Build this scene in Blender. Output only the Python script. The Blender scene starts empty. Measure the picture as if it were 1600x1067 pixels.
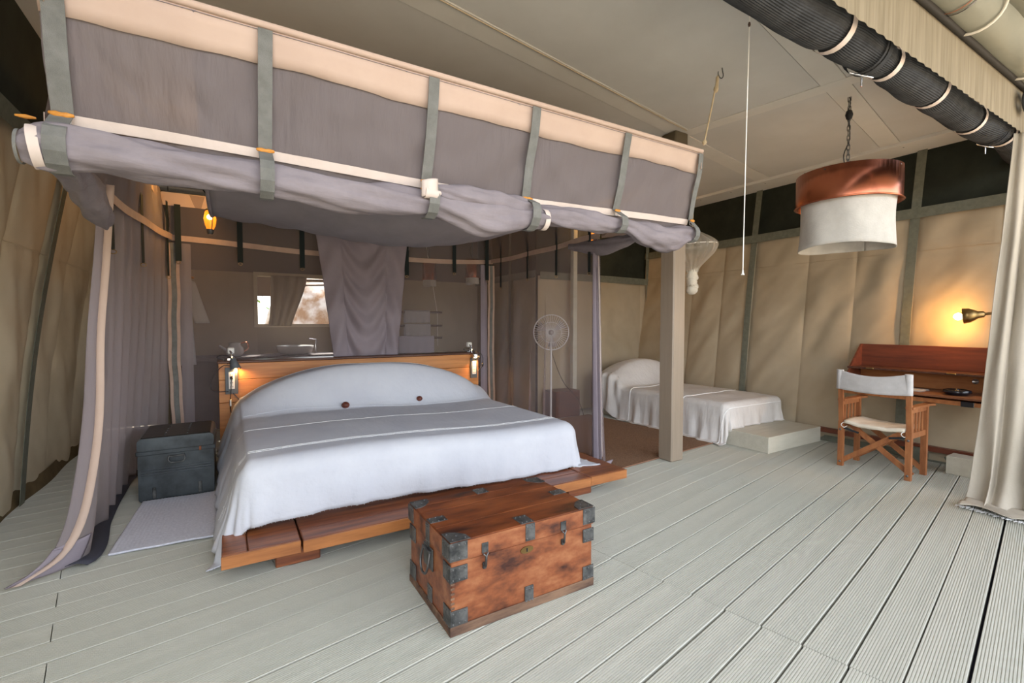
import bpy, math, random
from mathutils import Vector, Matrix, noise
R = math.radians
random.seed(7)
scene = bpy.context.scene
col = scene.collection

# ------------------------------------------------------------------ camera, sky, sun, exposure
cam_d = bpy.data.cameras.new('camera'); cam = bpy.data.objects.new('camera', cam_d); col.objects.link(cam)
cam.location = (0, 0, 1.4); cam.rotation_euler = (R(90 - 2.22), 0, R(-31))
cam_d.sensor_width = 36; cam_d.lens = 735 / 1600 * 36; cam_d.clip_start = .02; cam_d.clip_end = 300
scene.camera = cam
w = bpy.data.worlds.new('World'); scene.world = w; w.use_nodes = True
nt = w.node_tree; bg = nt.nodes['Background']
sky = nt.nodes.new('ShaderNodeTexSky'); sky.sky_type = 'NISHITA'; sky.sun_disc = False
sky.sun_elevation = R(55); sky.sun_rotation = R(20); sky.dust_density = 2.0; sky.air_density = 1.0
hs = nt.nodes.new('ShaderNodeHueSaturation'); hs.inputs['Saturation'].default_value = .30      # thin haze takes most of the blue out
nt.links.new(sky.outputs[0], hs.inputs['Color']); nt.links.new(hs.outputs[0], bg.inputs[0]); bg.inputs[1].default_value = .42
sun_d = bpy.data.lights.new('sun', 'SUN'); sun = bpy.data.objects.new('sun', sun_d); col.objects.link(sun)
sun.location = (5, 12, 12); sun_d.energy = 5.5; sun_d.angle = R(.6); sun_d.color = (1, .95, .86)
sun.rotation_euler = (R(-38), 0, R(-20))          # shines from behind the tent towards the open front
scene.view_settings.view_transform = 'Standard'; scene.view_settings.look = 'None'
scene.view_settings.gamma = 1; scene.view_settings.use_curve_mapping = False
scene.view_settings.exposure = 1.5

# ------------------------------------------------------------------ materials
def mat(name, c, rough=.8, metal=0, c2=None, scale=8, stretch=(1, 1, 1), detail=6, bump=0, bscale=60, spec=.3,
        lo=.35, hi=.65, emit=None, estr=0, c3=None, weave=0, coat=0, bstretch=(1, 1, 1)):
    m = bpy.data.materials.new(name); m.use_nodes = True; n = m.node_tree.nodes; l = m.node_tree.links
    b = n['Principled BSDF']; b.inputs['Roughness'].default_value = rough; b.inputs['Metallic'].default_value = metal
    b.inputs['Specular IOR Level'].default_value = spec; b.inputs['Base Color'].default_value = (*c, 1)
    if coat: b.inputs['Coat Weight'].default_value = coat; b.inputs['Coat Roughness'].default_value = .18
    tc = n.new('ShaderNodeTexCoord')
    if c2:
        mp = n.new('ShaderNodeMapping'); mp.inputs['Scale'].default_value = stretch
        no = n.new('ShaderNodeTexNoise'); no.inputs['Scale'].default_value = scale; no.inputs['Detail'].default_value = detail
        no.inputs['Roughness'].default_value = .62
        cr = n.new('ShaderNodeValToRGB'); cr.color_ramp.elements[0].position = lo; cr.color_ramp.elements[1].position = hi
        cr.color_ramp.elements[0].color = (*c, 1); cr.color_ramp.elements[1].color = (*c2, 1)
        if c3:
            e = cr.color_ramp.elements.new((lo + hi) / 2); e.color = (*c3, 1)
        l.new(tc.outputs['Object'], mp.inputs[0]); l.new(mp.outputs[0], no.inputs['Vector'])
        l.new(no.outputs['Fac'], cr.inputs[0]); l.new(cr.outputs[0], b.inputs['Base Color'])
    if bump:
        mp2 = n.new('ShaderNodeMapping'); mp2.inputs['Scale'].default_value = bstretch
        l.new(tc.outputs['Object'], mp2.inputs[0])
        if weave:
            a = n.new('ShaderNodeTexWave'); a.bands_direction = 'X'; a.inputs['Scale'].default_value = bscale; a.inputs['Distortion'].default_value = 1.5; a.inputs['Detail'].default_value = 2
            d = n.new('ShaderNodeTexWave'); d.bands_direction = 'Z' if weave == 1 else 'Y'; d.inputs['Scale'].default_value = bscale; d.inputs['Distortion'].default_value = 1.5
            ad = n.new('ShaderNodeMath'); ad.operation = 'ADD'
            l.new(mp2.outputs[0], a.inputs[0]); l.new(mp2.outputs[0], d.inputs[0])
            l.new(a.outputs['Fac'], ad.inputs[0]); l.new(d.outputs['Fac'], ad.inputs[1]); src = ad.outputs[0]
        else:
            no2 = n.new('ShaderNodeTexNoise'); no2.inputs['Scale'].default_value = bscale; no2.inputs['Detail'].default_value = 4
            l.new(mp2.outputs[0], no2.inputs['Vector']); src = no2.outputs['Fac']
        bp = n.new('ShaderNodeBump'); bp.inputs['Strength'].default_value = bump; bp.inputs['Distance'].default_value = .01
        l.new(src, bp.inputs['Height']); l.new(bp.outputs[0], b.inputs['Normal'])
    if emit:
        b.inputs['Emission Color'].default_value = (*emit, 1); b.inputs['Emission Strength'].default_value = estr
    return m

def netting(name, c, opac, thread=0, trans=.35):
    m = bpy.data.materials.new(name); m.use_nodes = True; n = m.node_tree.nodes; l = m.node_tree.links
    for x in list(n): n.remove(x)
    out = n.new('ShaderNodeOutputMaterial'); mix = n.new('ShaderNodeMixShader'); tr = n.new('ShaderNodeBsdfTransparent')
    df = n.new('ShaderNodeBsdfDiffuse'); tl = n.new('ShaderNodeBsdfTranslucent'); m2 = n.new('ShaderNodeMixShader')
    df.inputs[0].default_value = (*c, 1); tl.inputs[0].default_value = (*c, 1); m2.inputs[0].default_value = trans
    l.new(df.outputs[0], m2.inputs[1]); l.new(tl.outputs[0], m2.inputs[2])
    l.new(tr.outputs[0], mix.inputs[1]); l.new(m2.outputs[0], mix.inputs[2]); mix.inputs[0].default_value = opac
    tc = n.new('ShaderNodeTexCoord'); no = n.new('ShaderNodeTexNoise'); no.inputs['Scale'].default_value = 9; no.inputs['Detail'].default_value = 3
    mp = n.new('ShaderNodeMapping'); mp.inputs['Scale'].default_value = (2.5, 1, .4)
    mr = n.new('ShaderNodeMapRange'); mr.inputs[3].default_value = max(0, opac - .03); mr.inputs[4].default_value = min(1, opac + .03)
    l.new(tc.outputs['Object'], mp.inputs[0]); l.new(mp.outputs[0], no.inputs['Vector']); l.new(no.outputs['Fac'], mr.inputs[0]); l.new(mr.outputs[0], mix.inputs[0])
    bn_ = n.new('ShaderNodeTexNoise'); bn_.inputs['Scale'].default_value = 7; bn_.inputs['Detail'].default_value = 4
    bm = n.new('ShaderNodeMapping'); bm.inputs['Rotation'].default_value = (0, R(-38), 0); bm.inputs['Scale'].default_value = (2.2, 1, .35)
    bp = n.new('ShaderNodeBump'); bp.inputs['Strength'].default_value = .7; bp.inputs['Distance'].default_value = .03
    l.new(tc.outputs['Object'], bm.inputs[0]); l.new(bm.outputs[0], bn_.inputs['Vector']); l.new(bn_.outputs['Fac'], bp.inputs['Height'])
    l.new(bp.outputs[0], df.inputs['Normal']); l.new(bp.outputs[0], tl.inputs['Normal'])
    l.new(mix.outputs[0], out.inputs[0])
    return m

M = {}
M['plank'] = mat('composite deck', (.45, .45, .385), .62, c2=(.54, .53, .455), scale=2.2, stretch=(.5, 3, 1), bump=.15, bscale=220, bstretch=(.1, 1, 1))
M['gap'] = mat('dark gap', (.02, .018, .03), .9)
M['ceil'] = mat('painted board', (.56, .545, .51), .75, c2=(.62, .605, .57), scale=1.2, bump=.05, bscale=150)
M['ceiltrim'] = mat('painted batten', (.64, .615, .56), .7, c2=(.68, .655, .60), scale=3, bump=.05, bscale=100)
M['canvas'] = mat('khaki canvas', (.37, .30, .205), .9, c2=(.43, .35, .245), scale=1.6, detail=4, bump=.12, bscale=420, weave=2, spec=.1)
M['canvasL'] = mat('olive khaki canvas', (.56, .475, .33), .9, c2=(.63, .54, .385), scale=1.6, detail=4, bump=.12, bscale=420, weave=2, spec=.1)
M['webgrey'] = mat('grey webbing', (.13, .135, .10), .85, c2=(.17, .17, .13), scale=20, bump=.3, bscale=500)
M['darkmesh'] = mat('dark mesh screen', (.018, .02, .014), .95, c2=(.026, .03, .02), scale=5)
M['net'] = netting('mosquito netting', (.40, .345, .36), .66)
M['netback'] = netting('rear mosquito netting', (.36, .30, .30), .43, trans=.5)
M['netright'] = netting('right mosquito netting', (.40, .34, .355), .40, trans=.4)
M['valance'] = netting('valance netting', (.22, .19, .19), .86, trans=.2)
M['netroof'] = mat('net roof cloth', (.22, .20, .215), .9, c2=(.26, .235, .25), scale=3)
M['purple'] = mat('mauve cloth', (.205, .18, .195), .85, c2=(.26, .23, .245), scale=4, bump=.8, bscale=26, spec=.15, bstretch=(.22, 1, 1))
M['curtaincloth'] = mat('mauve curtain', (.25, .215, .245), .85, c2=(.29, .25, .28), scale=3, bump=.1, bscale=60, spec=.15)
M['pink'] = mat('blush canvas', (.49, .365, .295), .85, c2=(.53, .40, .325), scale=4, spec=.15)
M['pinkpale'] = mat('pale blush tape', (.60, .51, .455), .85, c2=(.66, .565, .505), scale=9, spec=.15)
M['pinkdull'] = mat('dull blush tape', (.42, .30, .24), .85, c2=(.48, .35, .28), scale=9, spec=.15)
M['strap'] = mat('grey green strap', (.14, .142, .13), .8, c2=(.19, .19, .178), scale=14, bump=.3, bscale=400)
M['blackstrap'] = mat('black strap', (.012, .02, .02), .8)
M['toggle'] = mat('orange wood toggle', (.62, .28, .05), .45, c2=(.5, .2, .03), scale=40)
M['brass'] = mat('aged brass', (.42, .29, .12), .35, 1, c2=(.25, .16, .07), scale=12)
M['steel'] = mat('bare steel', (.5, .5, .5), .3, 1)
M['chrome'] = mat('chrome', (.7, .7, .72), .2, 1)
M['bedwood'] = mat('oiled acacia', (.13, .040, .020), .38, c2=(.30, .10, .035), scale=4, stretch=(.5, 6, 6), c3=(.20, .062, .026), bump=.05, bscale=40, spec=.5)
M['bedwoodlight'] = mat('oiled acacia edge', (.28, .10, .032), .42, c2=(.46, .18, .055), scale=4, stretch=(.6, 6, 6), spec=.5)
M['headwood'] = mat('orange hardwood', (.40, .145, .04), .42, c2=(.60, .26, .075), scale=3, stretch=(.4, 5, 6), c3=(.5, .2, .055), spec=.45)
M['headdark'] = mat('dark hardwood', (.07, .03, .02), .35, c2=(.12, .05, .03), scale=4, stretch=(.5, 5, 5))
M['linen'] = mat('white linen bedspread', (.52, .535, .59), .9, c2=(.58, .595, .64), scale=2, bump=.42, bscale=22, spec=.1, bstretch=(1, .35, 1))
M['linengrey'] = mat('grey white linen', (.60, .57, .545), .9, c2=(.70, .67, .64), scale=2.5, bump=.8, bscale=16, spec=.1, bstretch=(1.6, 1.6, .35))
M['fringe'] = mat('white fringe', (.85, .85, .84), .95)
M['creased'] = mat('sheer cream linen', (.40, .355, .285), .9, c2=(.50, .45, .375), scale=2, stretch=(2, 2, .4), bump=.25, bscale=25, spec=.1)
M['chest'] = mat('worn chest wood', (.045, .015, .010), .42, c2=(.36, .145, .062), scale=5.5, stretch=(.8, 1.5, 1.7), c3=(.23, .07, .026), lo=.34, hi=.68, bump=.12, bscale=35, spec=.45, detail=9)
M['chestlid'] = mat('polished chest lid', (.035, .012, .008), .3, c2=(.29, .085, .026), scale=4, stretch=(.6, 2.2, 2), c3=(.17, .045, .014), lo=.34, hi=.68, bump=.06, bscale=30, spec=.5, detail=8)
M['chestbase'] = mat('battered chest skirting', (.06, .032, .024), .7, c2=(.22, .13, .08), scale=7, stretch=(.4, 2, 3), bump=.3, bscale=30)
M['iron'] = mat('blackened iron', (.045, .047, .048), .42, .5, c2=(.17, .17, .165), scale=14, bump=.2, bscale=50)
M['ironedge'] = mat('dull iron', (.14, .14, .14), .4, .8)
M['trunk'] = mat('black painted tin', (.025, .03, .034), .34, .25, c2=(.075, .09, .10), scale=4, bump=.12, bscale=9, spec=.5)
M['trunktop'] = mat('black brown trunk lid', (.014, .012, .010), .35, c2=(.03, .024, .02), scale=5, stretch=(.4, 4, 4))
M['leather'] = mat('tan leather', (.25, .08, .03), .6)
M['mat'] = mat('woven white cotton', (.56, .57, .64), .95, c2=(.68, .69, .76), scale=60)
M['rug'] = mat('brown sisal', (.16, .085, .045), .95, c2=(.30, .18, .11), scale=110, detail=3, bump=.8, bscale=160)
M['rugedge'] = mat('sisal binding', (.24, .13, .08), .95)
M['post'] = mat('painted post', (.27, .215, .16), .42, c2=(.30, .24, .18), scale=6, stretch=(6, 6, .4), spec=.45)
M['posttop'] = mat('olive post end', (.10, .08, .05), .7)
M['deckbox'] = mat('pale deck box', (.50, .47, .385), .65, c2=(.57, .54, .45), scale=4, stretch=(.5, 3, 3))
M['copper'] = mat('burnished copper', (.52, .18, .095), .27, 1, c2=(.28, .085, .05), scale=2.6, stretch=(1, 1, .6), c3=(.52, .17, .09), spec=.5)
M['shade'] = mat('white linen shade', (.46, .44, .405), .9, c2=(.53, .51, .47), scale=8, bump=.3, bscale=90)
M['chairwood'] = mat('teak', (.22, .075, .026), .5, c2=(.36, .14, .05), scale=6, stretch=(3, 3, .7), spec=.4)
M['canvaswhite'] = mat('white canvas', (.43, .415, .41), .9, c2=(.50, .485, .48), scale=10, bump=.2, bscale=300)
M['cushion'] = mat('cream cushion', (.66, .58, .46), .9, c2=(.74, .67, .55), scale=8, bump=.2, bscale=60)
M['deskwood'] = mat('red mahogany', (.10, .026, .013), .4, c2=(.18, .046, .02), scale=4, stretch=(5, .5, 5), spec=.45)
M['deskpanel'] = mat('orange mahogany', (.26, .09, .03), .45, c2=(.38, .15, .05), scale=5, stretch=(5, .6, 5))
M['desktop'] = mat('worn desk leaf', (.12, .045, .022), .5, c2=(.27, .11, .05), scale=5, stretch=(5, .4, 5))
M['black'] = mat('glossy black', (.008, .009, .014), .2, spec=.6)
M['blackmatt'] = mat('matt black', (.015, .015, .016), .7)
M['greyplate'] = mat('grey plate', (.10, .115, .13), .5)
M['whiteplastic'] = mat('white plastic', (.75, .75, .72), .5)
M['rope'] = mat('natural rope', (.50, .40, .26), .9, bump=.5, bscale=200)
M['ropewhite'] = mat('white cord', (.72, .66, .56), .9)
M['whitecord'] = mat('thin white cord', (.85, .83, .78), .8)
M['screenroll'] = mat('ribbed charcoal screen', (.035, .036, .038), .9, c2=(.06, .062, .065), scale=8, spec=.1)
M['tarp'] = mat('olive tarpaulin', (.23, .225, .18), .75, c2=(.27, .26, .205), scale=2, bump=.1, bscale=25, spec=.2)
M['fascia'] = mat('cream fascia canvas', (.20, .165, .11), .9, c2=(.28, .235, .165), scale=5, stretch=(6, 1, .3))
M['edgedark'] = mat('dark welting', (.03, .026, .022), .7)
M['bunch'] = netting('white bed net', (.8, .76, .68), .32, trans=.4)
M['bunchsolid'] = mat('bunched white net', (.74, .70, .60), .9, bump=.6, bscale=70)
M['amber'] = mat('amber glass', (.8, .3, .03), .2, emit=(1, .30, .02), estr=.35)
M['flame'] = mat('warm bulb', (1, .8, .4), .4, emit=(1, .62, .18), estr=9)
M['bulb'] = mat('white hot bulb', (1, .9, .7), .4, emit=(1, .72, .34), estr=14)
M['towel'] = mat('grey towel', (.50, .48, .50), .95, bump=.4, bscale=120)
M['towelmauve'] = mat('pale lilac towel', (.55, .52, .62), .95, bump=.4, bscale=120)
M['darkwood'] = mat('dark stick wood', (.10, .06, .045), .7)
M['robe'] = mat('robe cloth', (.55, .52, .50), .95, bump=.2, bscale=40)
M['ceramic'] = mat('white ceramic', (.65, .64, .62), .25, spec=.5)
M['counter'] = mat('dark counter', (.07, .05, .05), .5, c2=(.11, .08, .075), scale=5)
M['rock'] = mat('sunlit granite', (.30, .17, .09), .9, c2=(.62, .55, .48), scale=1.6, bump=.8, bscale=5, lo=.42, hi=.56)
M['sand'] = mat('sand ground', (.38, .31, .22), .95, c2=(.46, .38, .28), scale=.6, bump=.3, bscale=8)
M['leaf'] = mat('green leaf', (.12, .3, .04), .6, c2=(.2, .42, .06), scale=10)
M['bark'] = mat('bark', (.12, .08, .05), .9)
M['ball'] = mat('brown wooden bead', (.10, .028, .018), .35, c2=(.17, .05, .03), scale=20)
M['paper'] = mat('papers', (.5, .46, .42), .8)
M['clearedge'] = mat('pale wire', (.75, .72, .72), .4)
M['fanblade'] = mat('clear grey plastic', (.42, .38, .38), .4)
for k_ in ('amber',): M[k_].node_tree.nodes['Principled BSDF'].inputs['Alpha'].default_value = .6

# ------------------------------------------------------------------ builders
ORG = {}
def link(o): col.objects.link(o); return o
def thing(name, label, cat, loc=(0, 0, 0), group=None):
    o = link(bpy.data.objects.new(name, None)); o.location = loc; o.empty_display_size = .1
    ORG[o.name] = Vector(loc); o['label'] = label; o['category'] = cat
    if group: o['group'] = group
    return o
def tag(o, label, cat, group=None):
    o['label'] = label; o['category'] = cat
    if group: o['group'] = group
    return o
def org(p):
    while p.parent: p = p.parent
    return ORG.get(p.name, Vector((0, 0, 0)))

class MB:
    def __init__(s): s.v = []; s.f = []; s.sm = []
    def add(s, v, f, smooth=False):
        k = len(s.v); s.v += [tuple(p) for p in v]; s.f += [tuple(i + k for i in q) for q in f]; s.sm += [smooth] * len(f); return s
    def box(s, x0, x1, y0, y1, z0, z1, bev=0, mtx=None):
        if bev <= 0:
            v = [(x, y, z) for x in (x0, x1) for y in (y0, y1) for z in (z0, z1)]
            f = [(0, 1, 3, 2), (4, 6, 7, 5), (0, 4, 5, 1), (2, 3, 7, 6), (0, 2, 6, 4), (1, 5, 7, 3)]
        else:
            b = min(bev, (x1 - x0) / 2.01, (y1 - y0) / 2.01, (z1 - z0) / 2.01)
            v = []; idx = {}
            for ix, x in enumerate((x0, x1)):
                for iy, y in enumerate((y0, y1)):
                    for iz, z in enumerate((z0, z1)):
                        sx, sy, sz = (1 - 2 * ix) * b, (1 - 2 * iy) * b, (1 - 2 * iz) * b
                        idx[ix, iy, iz, 0] = len(v); v.append((x, y + sy, z + sz))
                        idx[ix, iy, iz, 1] = len(v); v.append((x + sx, y, z + sz))
                        idx[ix, iy, iz, 2] = len(v); v.append((x + sx, y + sy, z))
            f = []
            q = [(0, 0), (1, 0), (1, 1), (0, 1)]
            for a in (0, 1):
                f.append([idx[a, p, r, 0] for p, r in q]); f.append([idx[p, a, r, 1] for p, r in q]); f.append([idx[p, r, a, 2] for p, r in q])
            for p in (0, 1):
                for r in (0, 1):
                    f.append([idx[p, r, 0, 0], idx[p, r, 1, 0], idx[p, r, 1, 1], idx[p, r, 0, 1]])
                    f.append([idx[p, 0, r, 0], idx[p, 1, r, 0], idx[p, 1, r, 2], idx[p, 0, r, 2]])
                    f.append([idx[0, p, r, 1], idx[1, p, r, 1], idx[1, p, r, 2], idx[0, p, r, 2]])
                    for t in (0, 1): f.append([idx[p, r, t, k] for k in (0, 1, 2)])
        if mtx: v = [mtx @ Vector(p) for p in v]
        return s.add(v, f)
    def bar(s, a, b, wd, th, up=(0, 0, 1)):              # straight bar a->b of width wd (sideways) and thickness th (along up)
        a, b = Vector(a), Vector(b); d = (b - a).normalized(); u = Vector(up); sd = d.cross(u).normalized(); u = sd.cross(d)
        v = [p + sd * i * wd / 2 + u * j * th / 2 for p in (a, b) for i, j in ((-1, -1), (1, -1), (1, 1), (-1, 1))]
        return s.add(v, [(0, 3, 2, 1), (4, 5, 6, 7), (0, 1, 5, 4), (1, 2, 6, 5), (2, 3, 7, 6), (3, 0, 4, 7)])
    def tube(s, pts, r, n=10, cap=True, fr=None, smooth=True):
        pts = [Vector(p) for p in pts]; k = len(pts); rr = r if callable(r) else (lambda i, a: r[i] if isinstance(r, (list, tuple)) else r)
        t0 = (pts[1] - pts[0]).normalized(); u = Vector((0, 0, 1)) if abs(t0.z) < .9 else Vector((1, 0, 0)); v = []
        for i in range(k):
            t = (pts[min(i + 1, k - 1)] - pts[max(i - 1, 0)]).normalized(); u = (u - t * u.dot(t)).normalized(); b = t.cross(u)
            for j in range(n):
                a = 2 * math.pi * j / n; q = rr(i, a); v.append(pts[i] + u * math.cos(a) * q + b * math.sin(a) * q)
        f = [(i * n + j, i * n + (j + 1) % n, (i + 1) * n + (j + 1) % n, (i + 1) * n + j) for i in range(k - 1) for j in range(n)]
        s.add(v, f, smooth)
        if cap: s.add([v[j] for j in range(n)], [tuple(range(n - 1, -1, -1))]); s.add([v[(k - 1) * n + j] for j in range(n)], [tuple(range(n))])
        return s
    def lathe(s, prof, c=(0, 0, 0), n=24, axis=None, smooth=True):
        c = Vector(c); q = Vector((0, 0, 1)).rotation_difference(Vector(axis)) if axis is not None else None
        v = []
        for r, z in prof:
            for j in range(n):
                a = 2 * math.pi * j / n; p = Vector((r * math.cos(a), r * math.sin(a), z))
                if q: p = q @ p
                v.append(c + p)
        f = [(i * n + j, i * n + (j + 1) % n, (i + 1) * n + (j + 1) % n, (i + 1) * n + j) for i in range(len(prof) - 1) for j in range(n)]
        return s.add(v, f, smooth)
    def grid(s, fn, nu, nv, smooth=True):
        if min(nu, nv) == 1: smooth = False
        v = [fn(i / nu, j / nv) for j in range(nv + 1) for i in range(nu + 1)]
        f = [(j * (nu + 1) + i, j * (nu + 1) + i + 1, (j + 1) * (nu + 1) + i + 1, (j + 1) * (nu + 1) + i) for j in range(nv) for i in range(nu)]
        return s.add(v, f, smooth)
    def ball(s, c, r, n=14, sc=(1, 1, 1)):
        c = Vector(c); k = n // 2; v = []
        for i in range(k + 1):
            th = math.pi * i / k
            for j in range(n):
                a = 2 * math.pi * j / n
                v.append((c.x + r * sc[0] * math.sin(th) * math.cos(a), c.y + r * sc[1] * math.sin(th) * math.sin(a), c.z + r * sc[2] * math.cos(th)))
        f = [(i * n + j, (i + 1) * n + j, (i + 1) * n + (j + 1) % n, i * n + (j + 1) % n) for i in range(k) for j in range(n)]
        return s.add(v, f, True)
    def build(s, name, m, parent=None, thick=0, kind=None, sub=0):
        o0 = org(parent) if parent else Vector((0, 0, 0))
        me = bpy.data.meshes.new(name); me.from_pydata([tuple(Vector(p) - o0) for p in s.v], [], s.f)
        me.polygons.foreach_set('use_smooth', s.sm)
        if isinstance(m, str): m = M[m]
        me.materials.append(m); me.update()
        o = link(bpy.data.objects.new(name, me))
        if parent: o.parent = parent
        if kind: o['kind'] = kind
        if thick: md = o.modifiers.new('t', 'SOLIDIFY'); md.thickness = thick; md.offset = 0
        if sub: md = o.modifiers.new('s', 'SUBSURF'); md.levels = sub; md.render_levels = sub
        return o
def bx(name, m, parent, x0, x1, y0, y1, z0, z1, bev=.004): return MB().box(x0, x1, y0, y1, z0, z1, bev).build(name, m, parent)
def struct(o): o['kind'] = 'structure'; return o
def copy_tree(o, parent=None):
    c = link(o.copy()); c.parent = parent
    if not parent and o.name in ORG: ORG[c.name] = ORG[o.name].copy()
    for ch in list(o.children): copy_tree(ch, c)
    return c
def lerp(a, b, t): return a + (b - a) * t
def ss(a, b, x): t = min(1, max(0, (x - a) / (b - a))); return t * t * (3 - 2 * t)
def nz(x, y=0, z=0): return noise.noise(Vector((x, y, z)))
def interp(pts, t):                                   # pts: [(t, value...)] piecewise smooth-ish (catmull)
    n = len(pts)
    if t <= pts[0][0]: return pts[0][1:]
    if t >= pts[-1][0]: return pts[-1][1:]
    for i in range(n - 1):
        if pts[i][0] <= t <= pts[i + 1][0]:
            p1, p2 = pts[i], pts[i + 1]; p0 = pts[max(i - 1, 0)]; p3 = pts[min(i + 2, n - 1)]
            h = p2[0] - p1[0]; k = (t - p1[0]) / h; out = []
            for c in range(1, len(p1)):
                m1 = (p2[c] - p0[c]) / (p2[0] - p0[0]) * h; m2 = (p3[c] - p1[c]) / (p3[0] - p1[0]) * h
                out.append((2 * k ** 3 - 3 * k ** 2 + 1) * p1[c] + (k ** 3 - 2 * k ** 2 + k) * m1 + (-2 * k ** 3 + 3 * k ** 2) * p2[c] + (k ** 3 - k ** 2) * m2)
            return tuple(out)
def curve_pts(ctrl, n):
    L = [0]
    for a, b in zip(ctrl, ctrl[1:]): L.append(L[-1] + (Vector(b) - Vector(a)).length)
    P = [(l, *c) for l, c in zip(L, ctrl)]
    return [Vector(interp(P, L[-1] * i / n)) for i in range(n + 1)]

CO, SI = math.cos(R(10.2)), math.sin(R(10.2))
def UN(u, n): return (u * CO - n * SI, u * SI + n * CO)

# ------------------------------------------------------------------ floor of ribbed deck planks
PITCH = .1687
fl = MB().box(-1.6, 6.35, -2.2, 8.1, -.09, -.045).build('floor', 'gap'); struct(fl)
def plank_mesh():
    W = PITCH - .009; n = 15; pr = []
    for i in range(n):
        a = i * W / n; p = W / n
        pr += [(a + p * .06, -.0042), (a + p * .2, 0), (a + p * .8, 0), (a + p * .94, -.0042)]
    pr = [(0, -.004)] + pr[1:-1] + [(W, -.004)]
    v = [(x, y, z) for x in (0, 1) for y, z in pr] ; k = len(pr)
    f = [(i, i + k, i + k + 1, i + 1) for i in range(k - 1)]
    v += [(0, 0, -.03), (0, W, -.03), (1, 0, -.03), (1, W, -.03)]; b = 2 * k
    f += [(0, b, b + 2, k), (k - 1, 2 * k - 1, b + 3, b + 1), (b, b + 1, b + 3, b + 2)]
    f += [tuple(list(range(0, k)) + [b + 1, b]), tuple(list(range(2 * k - 1, k - 1, -1)) + [b + 2, b + 3])]
    me = bpy.data.meshes.new('plank'); me.from_pydata(v, [], f); me.materials.append(M['plank']); me.update(); return me
PM = plank_mesh()
def u_range(n):
    lo, hi = -9, 11                                   # clip line against the deck rectangle
    X0, X1, Y0, Y1 = -1.55, 6.3, -2.1, 8.05
    lo = max(lo, (X0 + n * SI) / CO, (Y0 - n * CO) / SI); hi = min(hi, (X1 + n * SI) / CO, (Y1 - n * CO) / SI)
    return lo, hi
for k in range(-20, 48):
    n0 = k * PITCH - .002
    lo, hi = u_range(n0 + PITCH / 2)
    if hi - lo < .2: continue
    jt = 2.268 if n0 < 1.95 else (-.2 if k % 2 else 4.1)
    segs = [(lo, jt - .002), (jt + .002, hi)] if lo < jt < hi else [(lo, hi)]
    for i, (a, b) in enumerate(segs):
        if b - a < .1: continue
        o = link(bpy.data.objects.new('plank', PM)); o.parent = fl
        off = (random.random() - .5) * .004 + (.006 if i and n0 < 1.95 else 0)
        x, y = UN(a, n0 + off); o.location = (x, y, (random.random() - .5) * .0016); o.rotation_euler = (0, 0, R(10.2)); o.scale = (b - a, 1, 1)
        o['kind'] = 'structure'

# ------------------------------------------------------------------ ceiling
RX0, RX1, RY0, RY1 = -1.0, 6.46, 1.42, 8.0
cl = MB().box(RX0 - .3, RX1 + .25, RY0, RY1 + .2, 3.312, 3.36).build('ceiling', 'edgedark'); struct(cl)
def clip(poly, a, b, c):                              # keep a*x+b*y<=c
    out = []
    for i in range(len(poly)):
        p, q = poly[i], poly[(i + 1) % len(poly)]; dp, dq = a * p[0] + b * p[1] - c, a * q[0] + b * q[1] - c
        if dp <= 0: out.append(p)
        if (dp < 0 < dq) or (dq < 0 < dp): t = dp / (dp - dq); out.append((p[0] + (q[0] - p[0]) * t, p[1] + (q[1] - p[1]) * t))
    return out
def prism(poly, z0, z1):
    k = len(poly); v = [(x, y, z0) for x, y in poly] + [(x, y, z1) for x, y in poly]
    return MB().add(v, [tuple(range(k - 1, -1, -1)), tuple(range(k, 2 * k))] + [(i, (i + 1) % k, (i + 1) % k + k, i + k) for i in range(k)])
def ceil_piece(name, u0, u1, n0, n1, m, z0):
    poly = [UN(u0, n0), UN(u1, n0), UN(u1, n1), UN(u0, n1)]
    for a, b, c in ((1, 0, 6.06), (-1, 0, -RX0 + .2), (0, 1, RY1), (0, -1, -RY0)): poly = clip(poly, a, b, c) if poly else poly
    if len(poly) >= 3: struct(prism(poly, z0, 3.311).build(name, m, cl))
G = .006
for (ua, ub) in ((-3, 4.38), (4.53, 7.6)):
    for (na, nb) in ((-1.3, 1.09), (1.26, 2.39), (2.57, 3.72), (3.89, 5.04), (5.21, 6.36), (6.53, 8.0)):
        sh = .07 if ua > 4 and na > 2 else 0
        ceil_piece('ceiling_panel', ua + G, ub - G, na + G + sh, nb - G + (.07 if ua > 4 and nb > 2 else 0), 'ceil', 3.296)
    for (na, nb) in ((1.09, 1.26), (2.39, 2.57), (3.72, 3.89), (5.04, 5.21), (6.36, 6.53)):
        sh = .07 if ua > 4 and na > 2 else 0
        ceil_piece('ceiling_batten', ua + .001, ub - .001, na + sh, nb + sh, 'ceiltrim', 3.292)
for (ua, ub) in ((4.38, 4.53),): ceil_piece('ceiling_batten', ua, ub, -2, 9, 'ceiltrim', 3.291)
tr = MB().box(6.065, 6.47, RY0, 6.0, 3.262, 3.311, .004).build('trim_1', 'ceiltrim'); struct(tr)
scr = MB()
for i in range(9): scr.lathe([(0, 0), (.008, 0), (.008, .003)], (6.16, 1.7 + i * .5, 3.259), 8)
scr.build('screw_head', 'ironedge', tr)['kind'] = 'structure'
tr2 = MB().box(RX0 - .25, RX1, 7.8, 8.0, 3.2, 3.311, .004).build('trim_2', 'ceiltrim'); struct(tr2)

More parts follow.
